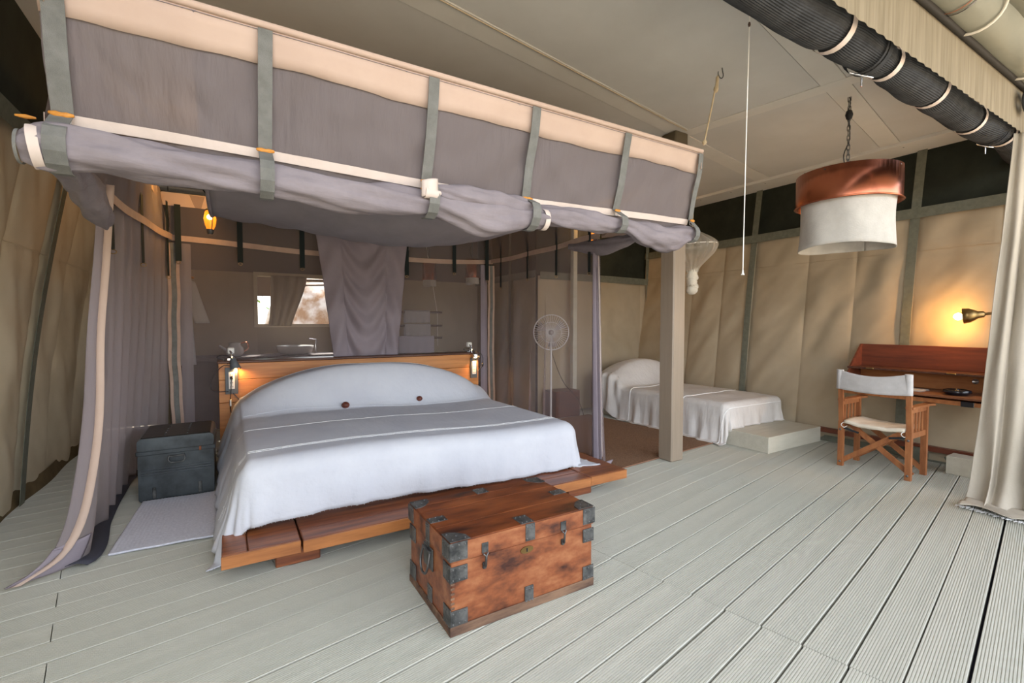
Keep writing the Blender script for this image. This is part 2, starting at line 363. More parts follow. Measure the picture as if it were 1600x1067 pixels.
# ------------------------------------------------------------------ canvas walls
def RW(y, z, d=0): return Vector((6.1 + .115 * z - d, y, z))            # right wall surface, d towards the room
def LW(y, z, d=0): return Vector((-1.45 + .13 * z + .10 * math.sin(min(1, z / 2.6) * math.pi) * -.5 + d, y, z))
def wall(name, S, ys, ztop, zband, seams, m, msh, straps, sw=.075, seamz=None, fw=1):
    root = struct(MB().grid(lambda u, v: S(lerp(ys[0], ys[1], u), lerp(0, ztop, v), -.06), 2, 2).build(name, 'edgedark'))
    pts = sorted([ys[0]] + seams + [ys[1]])
    for i, (a, b) in enumerate(zip(pts, pts[1:])):
        ph = i * 7.3
        def f(u, v, a=a, b=b, ph=ph):
            z = lerp(.02, zband, v); y = lerp(a, b, u)
            e = math.sin(math.pi * u) ** .55
            d = .028 * e + .030 * e * nz(y * 2.2 + ph + z * .9, z * 1.3, ph) + .013 * e * nz(y * 7 + z * 6 + ph, z * 2 - y * 2, 3 + ph)
            d += .012 * e * math.sin((y * 1.1 + z * .8) * 9 + ph + 3 * nz(y * 2, z * 2)) * ss(.2, .9, 1 - abs(v - .5))
            d += .007 * (math.exp(-u / .10) + math.exp(-(1 - u) / .10)) * e * math.sin(z * 21 + 5 * nz(y * 3, z * 2, ph) + u * 9)
            if seamz: d -= .014 * math.exp(-((z - seamz) / .022) ** 2)
            return S(y, z, d)
        struct(MB().grid(f, 24, 60).build('canvas_panel', m, root))
        if seamz:
            struct(MB().tube([S(lerp(a, b, t / 8), seamz, .006 + .02 * math.sin(math.pi * t / 8) ** .55) for t in range(9)], .0022, 4).build('stitched_seam', m, root))
    for a, b in zip([ys[0]] + straps, straps + [ys[1]]):
        struct(MB().grid(lambda u, v: S(lerp(a, b, u), lerp(zband, ztop, v), -.02), 6, 4).build('mesh_panel', msh, root))
    struct(MB().grid(lambda u, v: S(lerp(ys[0], ys[1], u), zband + lerp(-.055, .055, v), .062), 40, 1).build('webbing_band', 'webgrey', root, thick=.004))
    for y in straps:
        struct(MB().grid(lambda u, v: S(y + lerp(-sw, sw, u) / 2 + .03 * math.sin(v * 3), lerp(.0, ztop, v), .050), 1, 24).build('webbing_strap', 'webgrey', root, thick=.004))
    return root
# right wall: straps near the second bed and above the desk
wr = wall('wall_right', RW, (.7, 6.15), 3.28, 2.58, [1.48, 2.12, 2.68, 3.22, 3.93, 4.42, 4.95], 'canvas', 'darkmesh', [1.0, 2.12, 3.93, 5.3], .085, 2.17)
wl = wall('wall_left', LW, (-.2, 8.08), 3.3, 2.6, [1.6, 2.4, 3.3, 4.3, 5.0, 5.7, 6.5, 7.3], 'canvasL', 'darkmesh', [2.6, 5.02, 7.0], .10, 1.93)
struct(MB().grid(lambda u, v: LW(lerp(1, 8, u), lerp(0, .12, v), .02 + .03 * (1 - v) + .015 * math.sin(u * 31)), 60, 2).build('baseboard_left', mat('brown mud flap', (.10, .07, .03), .9, c2=(.16, .11, .05), scale=6), wl))
struct(MB().grid(lambda u, v: RW(lerp(.8, 5.8, u), lerp(0, .07, v), .03), 30, 1).build('baseboard_right', 'webgrey', wr))
def BW(x, z, d=0): return Vector((x, 5.9 - d + .05 * ss(5.4, 6.2, x), z))
def BWs(y, z, d=0): return BW(y, z, d)
wb = wall('wall_back', BWs, (4.0, 6.7), 3.28, 2.12, [4.75, 6.2], 'canvas', 'darkmesh', [6.30], .075, None)
def CW(y, z, d=0): return Vector((4.05 - d, y, z))
wall('wall_bathroom_side', CW, (5.95, 8.06), 3.3, 2.15, [6.7, 7.3], 'canvas', 'darkmesh', [6.7], .07, None)
# bathroom rear wall with its window opening
def DW(x, z, d=0): return Vector((x, 8.0 - d, z))
wd = struct(MB().box(-1.9, .36, 8.06, 8.09, 0, 3.28).box(1.9, 4.05, 8.06, 8.09, 0, 3.31).box(.36, 1.9, 8.06, 8.09, 0, 1.38).box(.36, 1.9, 8.06, 8.09, 2.12, 3.28).build('wall_rear', 'edgedark'))
for (a, b, c, d_) in ((-1.8, -.4, .02, 2.15), (-.4, .36, .02, 2.15), (.36, 1.9, .02, 1.38), (1.9, 2.9, .02, 2.15), (2.9, 4.05, .02, 2.15)):
    struct(MB().grid(lambda u, v: DW(lerp(a, b, u), lerp(c, d_, v), .02 + .02 * math.sin(math.pi * u) ** .6 * (1 + nz(u * 5 + a, v * 4))), 12, 20).build('canvas_panel', 'canvas', wd))
struct(MB().grid(lambda u, v: DW(lerp(-1.8, 4.05, u), lerp(2.15, 3.28, v), .02), 8, 3).build('mesh_panel', mat('brown upper screen', (.15, .12, .10), .9), wd))
wn = struct(MB().box(.32, 1.94, 7.95, 8.0, 2.1, 2.16).box(.32, 1.94, 7.95, 8.0, 1.34, 1.39).box(.32, .37, 7.95, 8.0, 1.39, 2.1).box(1.89, 1.94, 7.95, 8.0, 1.39, 2.1).build('window_1', 'canvasL'))

# ------------------------------------------------------------------ outside
g = struct(MB().box(-40, 40, -40, 60, -.9, -.7).build('ground', 'sand')); g.name = 'ground'
def rock(c, s, seed):
    mb = MB().ball((0, 0, 0), 1, 40)
    mb.v = [tuple(Vector(c) + Vector((p[0] * s[0], p[1] * s[1], p[2] * s[2])) * (1 + .28 * nz(p[0] * 1.4 + seed, p[1] * 1.4, p[2] * 1.4) + .06 * nz(p[0] * 5, p[1] * 5 + seed, p[2] * 5))) for p in mb.v]
    return mb
tag(rock((2.6, 12.6, .2), (2.4, 1.8, 2.6), 2).build('boulder', 'rock'), 'pale sunlit granite boulder seen through the bathroom window', 'boulder')
tr_ = thing('tree', 'green leafy tree glimpsed through left end of bathroom window', 'tree', (.1, 13, -.7))
MB().tube([(.1, 13, -.7), (.15, 13, 1.2), (.3, 13, 2.4)], [.12, .09, .04], 8).build('trunk', 'bark', tr_)
lf = MB()
for i in range(900):
    p = Vector((random.gauss(.3, .7), random.gauss(13, .5), random.gauss(2.7, .42))); q = Vector((random.random() - .5, random.random() - .5, random.random() - .5)).normalized() * .09
    r_ = q.cross(Vector((0, 0, 1))).normalized() * .045; lf.add([p - q, p + r_, p + q, p - r_], [(0, 1, 2, 3)])
lf.build('foliage', 'leaf', tr_, kind='stuff')

# ------------------------------------------------------------------ post
po = thing('support_post', 'square taupe painted post standing between the two beds', 'post', (3.87, 3.27, 0))
PW = .088
def postbox(z0, z1, w_):
    return MB().box(3.87 - w_, 3.87 + w_, 3.27 - w_, 3.27 + w_, z0, z1, .012)
postbox(0, 3.0, PW).build('shaft', 'post', po); postbox(3.0, 3.29, PW + .004).build('post_cap', 'posttop', po)

# ------------------------------------------------------------------ big bed
bed = thing('platform_bed', 'wide low reddish hardwood platform bed with high headboard', 'bed', (1.35, 2.87, 0))
def wbox(name, m, *a, b=.006): return bx(name, m, bed, *a, b)
zt = .175
wbox('platform_board', 'bedwood', -.06, .06, 2.875, 3.6, zt - .075, zt - .004)
wbox('platform_board', 'bedwood', .063, .325, 2.875, 3.6, zt - .075, zt - .004)
wbox('platform_board', 'bedwood', .335, 2.44, 2.85, 3.0, zt - .07, zt)
wbox('platform_board', 'bedwood', .335, 2.44, 3.003, 3.4, zt - .07, zt - .002)
wbox('platform_board', 'bedwood', 2.445, 2.83, 2.855, 5.5, zt - .07, zt + .004)
wbox('front_rail', 'bedwoodlight', -.062, .325, 2.862, 2.874, zt - .075, zt - .006, b=.002)
wbox('front_rail', 'bedwoodlight', .334, 2.44, 2.838, 2.8495, zt - .07, zt - .002, b=.002)
wbox('front_rail', 'bedwoodlight', 2.446, 2.832, 2.843, 2.8545, zt - .07, zt + .002, b=.002)
wbox('platform_base', 'bedwood', 0, 2.75, 3.4, 5.5, zt - .07, zt - .01)
wbox('mattress', 'linen', .1, 2.55, 3.2, 5.46, zt - .008, .5, b=.05)
for x in (.2, 1.2, 2.3):
    wbox('foot_block', 'bedwood', x, x + .24, 2.95, 3.12, 0, zt - .075)
for x in (.2, 2.3): wbox('foot_block', 'bedwood', x, x + .24, 5.1, 5.3, 0, zt - .075)
for i, (z0, z1) in enumerate(((.1, .34), (.343, .60), (.603, .83), (.833, .995))):
    wbox('headboard_plank', 'headwood', -.1, 2.79, 5.5, 5.56, z0, z1, b=.003)
wbox('headboard_shelf', 'headdark', -.11, 2.8, 5.495, 5.76, .996, 1.022)
wbox('headboard_side', 'headwood', -.1, -.05, 5.562, 5.75, 0, .994); wbox('headboard_side', 'headwood', 2.74, 2.79, 5.562, 5.75, 0, .994)

def drape(x0, x1, y0, y1, ztop, dL, dR, dF, topz, mfold, r=.09, na=110, nb=90, flare=.10, floorz=.012, lflare=0):
    def corner(e):                                     # distance travelled over the edge -> (outward, down)
        q = r * math.pi / 2
        if e < q: return r * math.sin(e / r), r * (1 - math.cos(e / r))
        t = e - q; return r + t * flare, r + t * (1 - flare * .3)
    def f(u, v):
        a = lerp(x0 - dL, x1 + dR, u); b = lerp(y0 - dF, y1, v)
        ea = x0 - a if a < x0 else (a - x1 if a > x1 else 0); sa = -1 if a < x0 else 1
        eb = y0 - b if b < y0 else 0
        cx, cy = min(max(a, x0), x1), max(b, y0)
        zt_ = topz(cx, cy)
        if ea == 0 and eb == 0: return Vector((cx, cy, zt_ + .006 * nz(cx * 3, cy * 3)))
        e = math.hypot(ea, eb); dx, dy = (sa * ea / e, -eb / e)
        out, dn = corner(e)
        if sa < 0 and ea > 0 and lflare: out = out + max(0, e - .1) * lflare * (ea / e) ** 2 - .05 * (ea / e) ** 2 * ss(0, .1, e)
        s_ = cx * 1 + cy * 1 + math.atan2(eb, ea) * .5
        k = ss(.1, .5, e)
        out += k * mfold * (math.sin(s_ * 23 + 2 * nz(s_ * 2, 1)) + .6 * math.sin(s_ * 41 + e * 2)) + k * .02 * nz(s_ * 4, e * 4)
        z = zt_ - dn
        lo = floorz(cx, cy, ea, eb) if callable(floorz) else floorz
        if z < lo: out += (lo - z) * .6; z = lo + .008 * abs(nz(s_ * 9, e * 9))
        return Vector((cx + dx * out, cy + dy * out, z))
    return f, na, nb
def topz(x, y):
    arch = max(0, 1 - ((x - 1.28) / 1.25) ** 2) ** .6
    p = ss(4.62, 4.98, y) * (1 - .25 * ss(5.2, 5.5, y))
    return .565 + .42 * arch * p - .02 * math.exp(-((x - 1.32) / .3) ** 2) * ss(4.9, 5.1, y) + .02 * math.sin(x * 2.2) * (1 - p)
def floor1(cx, cy, ea, eb):
    if cx < .5 and ea > 0: return .015
    return zt + .006
def dfn():
    f, na, nb = drape(.10, 2.46, 3.26, 5.46, .6, .60, .56, .44, topz, .008, r=.12, floorz=floor1, flare=.12, lflare=.18)
    return f, na, nb
f1, na, nb = dfn()
bs = MB().grid(f1, 130, 110).build('bedspread', 'linen', thick=.006)
tag(bs, 'large white linen bedspread draped over the wide platform bed', 'bedspread')
# stitched fringe lines across the spread
def ridge(vv, name, amp=.0):
    mb = MB(); pts = [f1(i / 90, vv + amp * math.sin(i * .2)) + Vector((0, 0, .0035)) for i in range(3, 88)]
    mb.tube(pts, lambda i, a: .0022 + .002 * abs(nz(i * 1.7, a)), 5)
    for i in range(0, 84):
        p = pts[i]; q = Vector(((random.random() - .5) * .02, -.012 - random.random() * .012, .001)); mb.tube([p, p + q * .5 + Vector((0, 0, .002)), p + q], .0012, 3)
    return mb.build(name, 'fringe', bs, kind='stuff')
def ch(o, nm): return o
ridge(.49, 'fringe_seam'); ridge(.235, 'fringe_seam', .001); ridge(.222, 'fringe_seam'); ridge(.90, 'fringe_seam')
hem = MB(); pts = [f1(i / 160, 0) for i in range(161)]
for i in range(160):
    for k in range(1):
        p = pts[i].lerp(pts[i + 1], random.random()); hem.tube([p, p + Vector(((random.random() - .5) * .008, -.003 - random.random() * .006, -.004))], .0013, 3)
hem.build('hem_fringe', 'fringe', bs, kind='stuff')
pw = MB().tube([f1(t / 60, .70 + .012 * math.sin(t * .13)) + Vector((0, 0, .003)) for t in range(10, 52)], .004, 5).build('pillow_crease', 'linen', bs)
tag(MB().ball((.94, 4.66, topz(.94, 4.66) + .022), .036, 16, (1.05, 1, .9)).build('brown_bead', 'ball'), 'dark brown round wooden bead on bedspread, left of two', 'bead')
tag(MB().ball((1.69, 4.69, topz(1.69, 4.69) + .02), .030, 16, (1.05, 1, .9)).build('brown_bead', 'ball'), 'dark brown round wooden bead on bedspread, right of two', 'bead')

# ------------------------------------------------------------------ headboard fittings
def socket_panel(x0, x1, lab, n):
    t = thing('socket_panel', lab, 'socket', ((x0 + x1) / 2, 5.49, .55))
    bx('plate', 'greyplate', t, x0, x1, 5.478, 5.499, .69, .955, .003)
    xc = (x0 + x1) / 2
    bx('socket_strip', 'whiteplastic', t, xc - .026, xc + .026, 5.472, 5.4785, .74, .91, .002)
    h = MB()
    for k in range(4):
        for s in (-.009, .009): h.box(xc + s - .003, xc + s + .003, 5.469, 5.4725, .758 + k * .04, .768 + k * .04)
    h.build('socket_holes', 'blackmatt', t, kind='stuff')
    return t
sp = socket_panel(-.045, .065, 'grey socket panel with white outlets on headboard left end', 1)
sp2 = socket_panel(2.67, 2.765, 'grey socket panel with white outlets on headboard right end', 1)
MB().box(-.005, .02, 5.455, 5.472, .84, .87).build('plug', 'blackmatt', sp)
MB().tube(curve_pts([(.01, 5.46, .86), (.0, 5.45, .7), (-.005, 5.45, .62), (0, 5.46, .5), (.06, 5.46, .42)], 20), .004, 6).build('cable', 'black', sp)
MB().tube(curve_pts([(.02, 5.46, .70), (.09, 5.45, .60), (.12, 5.45, .5), (.1, 5.46, .42)], 16), .004, 6).build('cable', 'black', sp)
MB().box(-.014, .008, 5.44, 5.455, .57, .64, .006).build('inline_switch', 'steel', sp)
MB().tube(curve_pts([(.03, 5.45, .97), (-.06, 5.44, .98), (-.16, 5.44, .84), (-.15, 5.44, .74), (-.02, 5.45, .72)], 24), .0035, 6).build('cable', 'black', sp)
def reading_lamp(x, lab, lit, dirn):
    t = thing('reading_lamp', lab, 'lamp', (x, 5.6, 1.022))
    MB().box(x - .035, x + .035, 5.52, 5.58, 1.022, 1.05, .004).build('clamp', 'chrome', t)
    MB().box(x - .03, x + .03, 5.56, 5.62, 1.09, 1.15, .008).build('wall_bracket', 'whiteplastic', t)
    MB().tube([(x, 5.56, 1.04), (x + .01, 5.54, 1.09), (x - .01, 5.57, 1.12)], .011, 8).build('arm', 'chrome', t)
    MB().ball((x + .005, 5.53, 1.065), .024, 12).build('joint', 'chrome', t)
    d = Vector(dirn).normalized(); c = Vector((x + .01, 5.50, 1.05))
    MB().lathe([(.016, 0), (.024, .012), (.03, .03), (.052, .12), (.049, .12), (.025, .03)], c, 20, d).build('lamp_shade', 'greyplate' if not lit else 'chrome', t)
    MB().tube(curve_pts([(x - .02, 5.55, 1.07), (x - .09, 5.52, 1.08), (x - .12, 5.50, 1.06), (x - .06, 5.5, 1.03), (x - .03, 5.5, .99)], 20), .0035, 6).build('cable', 'black', t)
    b = c + d * .085
    MB().ball(b, .022 if not lit else .026, 12, (1, 1, 1.2)).build('bulb', 'bulb', t)
    L = bpy.data.lights.new('glow', 'SPOT'); o = link(bpy.data.objects.new('glow', L)); o.location = (b + d * .035) - Vector((x, 5.6, 1.022)); o.parent = t
    L.color = (1, .50, .16); L.energy = 3.5 if lit else 3; L.spot_size = R(150); L.spot_blend = .8; L.shadow_soft_size = .02
    o.rotation_euler = (d + Vector((0, .45, 0))).to_track_quat('-Z', 'Y').to_euler()
reading_lamp(.01, 'small dark clip reading lamp on left end of headboard, shade hanging down', False, (.25, -.3, -1))
reading_lamp(2.70, 'small chrome clip reading lamp glowing on right end of headboard', True, (.1, -.5, -.7))
MB_c = MB().tube(curve_pts([(2.8, 5.49, 1.04), (2.84, 5.47, .95), (2.83, 5.47, .84), (2.76, 5.46, .78)], 16), .0035, 6)
MB_c.build('cable', 'black', sp2)
MB().ball((2.835, 5.47, .86), .015, 8, (1, 1, 2)).build('inline_switch', 'black', sp2)

# ------------------------------------------------------------------ wooden chest
C0 = (.817, 1.89); CWD, CDP, CH = .825, .55, .425
chs = thing('campaign_chest', 'old reddish wooden storage chest with black iron corners at foot of bed', 'chest', (C0[0] + CWD / 2, C0[1] + CDP / 2, 0))
x0, x1, y0, y1 = C0[0], C0[0] + CWD, C0[1], C0[1] + CDP; zl = .335
cbx = lambda n, m, *a, b=.003: bx(n, m, chs, *a, b)
cbx('body', 'chest', x0 + .006, x1 - .006, y0 + .006, y1 - .006, .012, zl - .002, b=.004)
sk = MB().box(x0 - .003, x1 + .003, y0 - .003, y0 + .006, 0, .045, .003).box(x0 - .003, x0 + .006, y0, y1, 0, .04, .003).box(x1 - .006, x1 + .003, y0, y1, 0, .04, .003)
sk.build('skirting', 'chestbase', chs)
cbx('lid', 'chestlid', x0, x1, y0, y1, zl + .002, CH, b=.004)
for (a, b) in ((y0 + .002, y0 + .17), (y0 + .173, y0 + .37), (y0 + .373, y1 - .08), (y1 - .077, y1 - .002)):
    cbx('lid_board', 'chestlid', x0 + .004, x1 - .004, a, b, CH, CH + .004, b=.0015)
cbx('lid_front', 'chest', x0 + .003, x1 - .003, y0 - .003, y0, zl + .003, CH - .002, b=.001)
cbx('lid_side', 'chest', x0 - .003, x0, y0 + .003, y1 - .003, zl + .003, CH - .002, b=.001)
dv = MB()
for k in range(12): dv.box(x0 + .003, x0 + .022, y0 + .0045, y0 + .0062, .055 + k * .022, .065 + k * .022)
dv.build('dovetail_joint', 'chestbase', chs)
nails = MB()
def nail(p, ax): nails.lathe([(0, .0035), (.003, .003), (.0045, 0)], p, 7, ax)
def iron(kind, *a):
    o = cbx(kind, 'iron', *a, b=.001)
    X0, X1, Y0, Y1, Z0, Z1 = a
    dd = (X1 - X0, Y1 - Y0, Z1 - Z0); k = dd.index(min(dd))
    for i in (.15, .5, .85):
        for j in (.15, .85):
            if k == 1: nail((lerp(X0, X1, i), Y0, lerp(Z0, Z1, j)), (0, -1, 0))
            elif k == 0: nail((X0, lerp(Y0, Y1, i), lerp(Z0, Z1, j)), (-1, 0, 0))
            else: nail((lerp(X0, X1, i), lerp(Y0, Y1, j), Z1), (0, 0, 1))
    return o
T = .0035
# front face plates
iron('corner_plate', x0 - .005, x0 + .083, y0 - .003 - T, y0 - .003, zl + .008, CH + .002)
iron('corner_plate', x1 - .075, x1 + .005, y0 - .003 - T, y0 - .003, zl + .008, CH + .002)
iron('strap_plate', .5 * (x0 + x1) - .02, .5 * (x0 + x1) + .035, y0 - .003 - T, y0 - .003, zl + .008, CH + .002)
yb = y0 + .006
for (z0, z1) in ((.245, .315), (.045, .115)):
    iron('corner_plate', x0 - .001, x0 + .085, yb - T - .004, yb - .001, z0, z1); iron('corner_plate', x1 - .07, x1 + .001, yb - T - .004, yb - .001, z0, z1)
iron('strap_plate', .5 * (x0 + x1) - .02, .5 * (x0 + x1) + .03, yb - T - .004, yb - .001, .03, .115)
# left side plates
iron('corner_plate', x0 - .003 - T, x0 - .003, y0 - .003, y0 + .08, zl + .008, CH + .002)
iron('corner_plate', x0 - .003 - T, x0 - .003, y1 - .08, y1, zl + .008, CH + .002)
iron('strap_plate', x0 - .003 - T, x0 - .003, y0 + .24, y0 + .29, zl - .015, CH + .002)
xb = x0 + .006
for (z0, z1) in ((.24, .32), (.03, .12)):
    iron('corner_plate', xb - T - .003, xb - .001, y0 + .004, y0 + .085, z0, z1); iron('corner_plate', xb - T - .003, xb - .001, y1 - .09, y1 - .004, z0, z1)
iron('strap_plate', xb - T - .003, xb - .001, y0 + .23, y0 + .285, .02, .115)
# lid top plates
zt2 = CH + .004
for sx, xx in ((1, x0), (-1, x1)):
    for sy, yy in ((1, y0), (-1, y1)):
        q = [(xx, yy), (xx + sx * .1, yy), (xx + sx * .095, yy + sy * .045), (xx + sx * .06, yy + sy * .085), (xx + sx * .03, yy + sy * .1), (xx, yy + sy * .1)]
        if sx * sy < 0: q = q[::-1]
        prism(q, zt2, zt2 + .003).build('corner_plate', 'iron', chs)
        for t_ in ((.02, .02), (.08, .015), (.015, .08), (.05, .05)): nail((xx + sx * t_[0], yy + sy * t_[1], zt2 + .003), (0, 0, 1))
iron('strap_plate', .5 * (x0 + x1) - .04, .5 * (x0 + x1) + .035, y0, y0 + .09, zt2, zt2 + .003)
iron('strap_plate', .5 * (x0 + x1) - .04, .5 * (x0 + x1) + .035, y1 - .08, y1, zt2, zt2 + .003)
iron('strap_plate', x0, x0 + .09, y0 + .235, y0 + .295, zt2, zt2 + .003); iron('strap_plate', x1 - .09, x1, y0 + .235, y0 + .295, zt2, zt2 + .003)
nails.build('nail_heads', 'ironedge', chs, kind='stuff')
for hx in (x0 + .17, x0 + .62):
    h = MB().box(hx - .016, hx + .018, y0 - .0075, y0 - .003, zl + .012, zl + .058, .001).build('hasp', 'iron', chs)
    MB().tube([(hx - .012, y0 - .012, zl + .012), (hx, y0 - .016, zl - .0), (hx - .002, y0 - .014, zl - .05), (hx + .002, y0 - .014, zl - .05), (hx + .004, y0 - .016, zl), (hx + .014, y0 - .012, zl + .012)], .004, 6).build('hasp_link', 'ironedge', h)
    MB().box(hx - .009, hx + .009, y0 - .008, y0 + .006, zl - .065, zl - .035, .003).build('staple', 'iron', h)
kp = MB(); n_ = 20; kc = (x0 + .405, yb - .002, .298)
kp.add([(kc[0] + .037 * math.cos(2 * math.pi * i / n_), kc[1] - d_, kc[2] + .017 * math.sin(2 * math.pi * i / n_)) for d_ in (0, .003) for i in range(n_)], [tuple(range(n_, 2 * n_))] + [(i, (i + 1) % n_, (i + 1) % n_ + n_, i + n_) for i in range(n_)])
ko = kp.build('keyhole_plate', 'brass', chs); MB().box(kc[0] - .003, kc[0] + .003, kc[1] - .0045, kc[1] - .002, kc[2] - .009, kc[2] + .009).build('keyhole', 'black', ko)
hy = y0 + .27
ho = MB().box(x0 - .003, x0 + .005, hy - .06, hy + .06, .2, .31, .006).build('handle_plate', 'iron', chs)
MB().tube(curve_pts([(x0 - .01, hy + .045, .29), (x0 - .022, hy + .05, .23), (x0 - .026, hy + .03, .19), (x0 - .028, hy, .182), (x0 - .026, hy - .03, .19), (x0 - .022, hy - .05, .23), (x0 - .01, hy - .045, .29)], 24), .006, 8).build('handle', 'ironedge', ho)
MB().box(x0 - .016, x0 + .002, hy - .05, hy + .05, .285, .3, .004).build('handle_pivot', 'iron', ho)

# ------------------------------------------------------------------ black trunk
tk = thing('tin_trunk', 'old black tin trunk with studded lid left of the headboard', 'trunk', (-.38, 4.85, 0))
tx0, tx1, ty0, ty1 = -.63, -.13, 4.58, 5.13
def rbox(x0, x1, y0, y1, z0, z1, r, cs=5, tag_=None):
    # front outline rounded in xz plane, extruded in y
    out = []
    for cx, cz, a0 in ((x1 - r, z1 - r, 0), (x0 + r, z1 - r, 90), (x0 + r, z0 + r, 180), (x1 - r, z0 + r, 270)):
        for i in range(cs + 1): a = R(a0 + 90 * i / cs); out.append((cx + r * math.cos(a), cz + r * math.sin(a)))
    k = len(out); v = [(x, y0, z) for x, z in out] + [(x, y1, z) for x, z in out]
    return MB().add(v, [tuple(range(k)), tuple(range(2 * k - 1, k - 1, -1))] + [(i, i + k, (i + 1) % k + k, (i + 1) % k) for i in range(k)])
rbox(tx0, tx1, ty0, ty1, 0, .385, .03).build('body', 'trunk', tk)
rbox(tx0 - .003, tx1 + .003, ty0 - .002, ty1 + .002, .388, .50, .035).build('lid', 'trunk', tk)
bx('lid_top', 'trunktop', tk, tx0 + .02, tx1 - .02, ty0 + .008, ty1 - .008, .4985, .506, .004)
bx('lid_rim', 'trunk', tk, tx0 - .01, tx1 + .012, ty0 - .010, ty1, .368, .402, .004)
for z in (.215, .235, .255): MB().tube([(tx0 + .02, ty0 - .002, z), (tx1 - .02, ty0 - .002, z)], .006, 6).build('ridge', 'trunk', tk)
st = MB()
for sx in (tx0 + .17, tx0 + .32):
    for k in range(6): st.ball((sx, ty0 + .06 + k * .085, .507), .009, 8, (1, 1, .6))
st.build('studs', 'iron', tk, kind='stuff')
hc = (tx0 + tx1) / 2
MB().tube(curve_pts([(hc - .05, ty0 - .014, .345), (hc - .055, ty0 - .025, .32), (hc - .04, ty0 - .028, .3), (hc + .04, ty0 - .028, .3), (hc + .055, ty0 - .025, .32), (hc + .05, ty0 - .014, .345)], 24), .005, 6).build('handle', 'iron', tk)
bx('handle_mount', 'iron', tk, hc - .055, hc + .055, ty0 - .016, ty0 - .002, .338, .352, .003)
for sx in (tx0 + .1, tx1 - .1): bx('corner_strap', 'iron', tk, sx - .012, sx + .012, ty0 - .006, ty0, .02, .11, .003)
bx('leather_tab', 'leather', tk, tx1 - .1, tx1 - .085, ty0 - .014, ty0 - .009, .368, .4, .001)

# ------------------------------------------------------------------ white mat, sisal rug
mt = MB()
def mf(u, v):
    x = lerp(-.60, .02, u); y = lerp(3.62, 4.56, v) - .03 * u
    return Vector((x - .05 * (1 - v), y, .012 + .003 * abs(math.sin(u * 90)) * abs(math.sin(v * 130)) + .004 * nz(x * 6, y * 6)))
mt.grid(mf, 120, 160)
tag(mt.build('woven_mat', 'mat', thick=.012), 'white bobbly woven cotton floor mat in front of the black trunk', 'mat')
rg = thing('sisal_rug', 'brown sisal rug on the deck behind the square post', 'rug', (3.9, 4.3, 0))
RQ = [(3.05, 3.27), (4.86, 3.45), (4.66, 5.5), (2.95, 5.4)]
prism(RQ, .002, .012).build('pile', 'rug', rg)
for a, b in zip(RQ, RQ[1:] + RQ[:1]): MB().tube([(*a, .010), (*b, .010)], .007, 6).build('binding', 'rugedge', rg)

# ------------------------------------------------------------------ second bed
b2 = thing('deck_bed_base', 'low pale boxed bed base of ribbed deck boards by right wall', 'bed', (5.45, 3.0, 0))
def ribbox(nm, x0, x1, y0, y1, z0, z1):
    o = bx(nm, 'deckbox', b2 if nm != 'head_box' else hb2, x0, x1, y0, y1, z0, z1, .003)
    mb = MB(); k = int((z1 - z0) / .012)
    for i in range(1, k): z = z0 + i * (z1 - z0) / k; mb.box(x0 + .004, x1 - .004, y0 - .002, y0, z - .003, z + .003).box(x0 - .002, x0, y0 + .004, y1 - .004, z - .003, z + .003)
    mb.build('ribs', 'deckbox', o.parent, kind='stuff'); return o
ribbox('base_box', 4.93, 6.0, 2.865, 5.5, 0, .175)
bx('mattress', 'linengrey', b2, 5.0, 6.0, 3.45, 5.5, .176, .42, .04)
hb2 = thing('bedhead_box', 'pale ribbed box standing behind the pillow end of the small bed', 'box', (5.5, 5.7, 0))
ribbox('head_box', 5.28, 6.0, 5.62, 5.82, 0, .55)
def topz2(x, y):
    return .475 + .36 * ss(4.95, 5.3, y) * (1 - .45 * ((x - 5.6) / .6) ** 2) * (1 - .1 * ss(5.4, 5.6, y)) + .012 * nz(x * 3, y * 3)
def fl2(cx, cy, ea, eb): return .012 if (ea > .01 and cx < 5.2) else .18
f2, _, _ = drape(4.96, 5.98, 3.42, 5.55, .5, .60, .06, .36, topz2, .020, r=.08, flare=.10, floorz=fl2)
def f2b(u, v):
    p = f2(u, v)
    if p.x < 4.95: p.x -= .12 * ss(4.9, 5.4, p.y) * (4.95 - p.x) / .3; p.x += .03 * math.sin(p.y * 38) * ss(4.9, 5.3, p.y)
    return p
bs2 = MB().grid(f2b, 110, 150).build('bedspread', 'linengrey', thick=.006)
tag(bs2, 'rumpled grey-white linen bedspread on the small bed by right wall', 'bedspread')
for vv in (.36, .10, .72):
    mb = MB().tube([f2b(i / 60, vv) + Vector((-.004, 0, .006)) for i in range(1, 59)], lambda i, a: .005 + .003 * abs(nz(i * 1.7, a)), 5); mb.build('fringe_seam', 'fringe', bs2, kind='stuff')

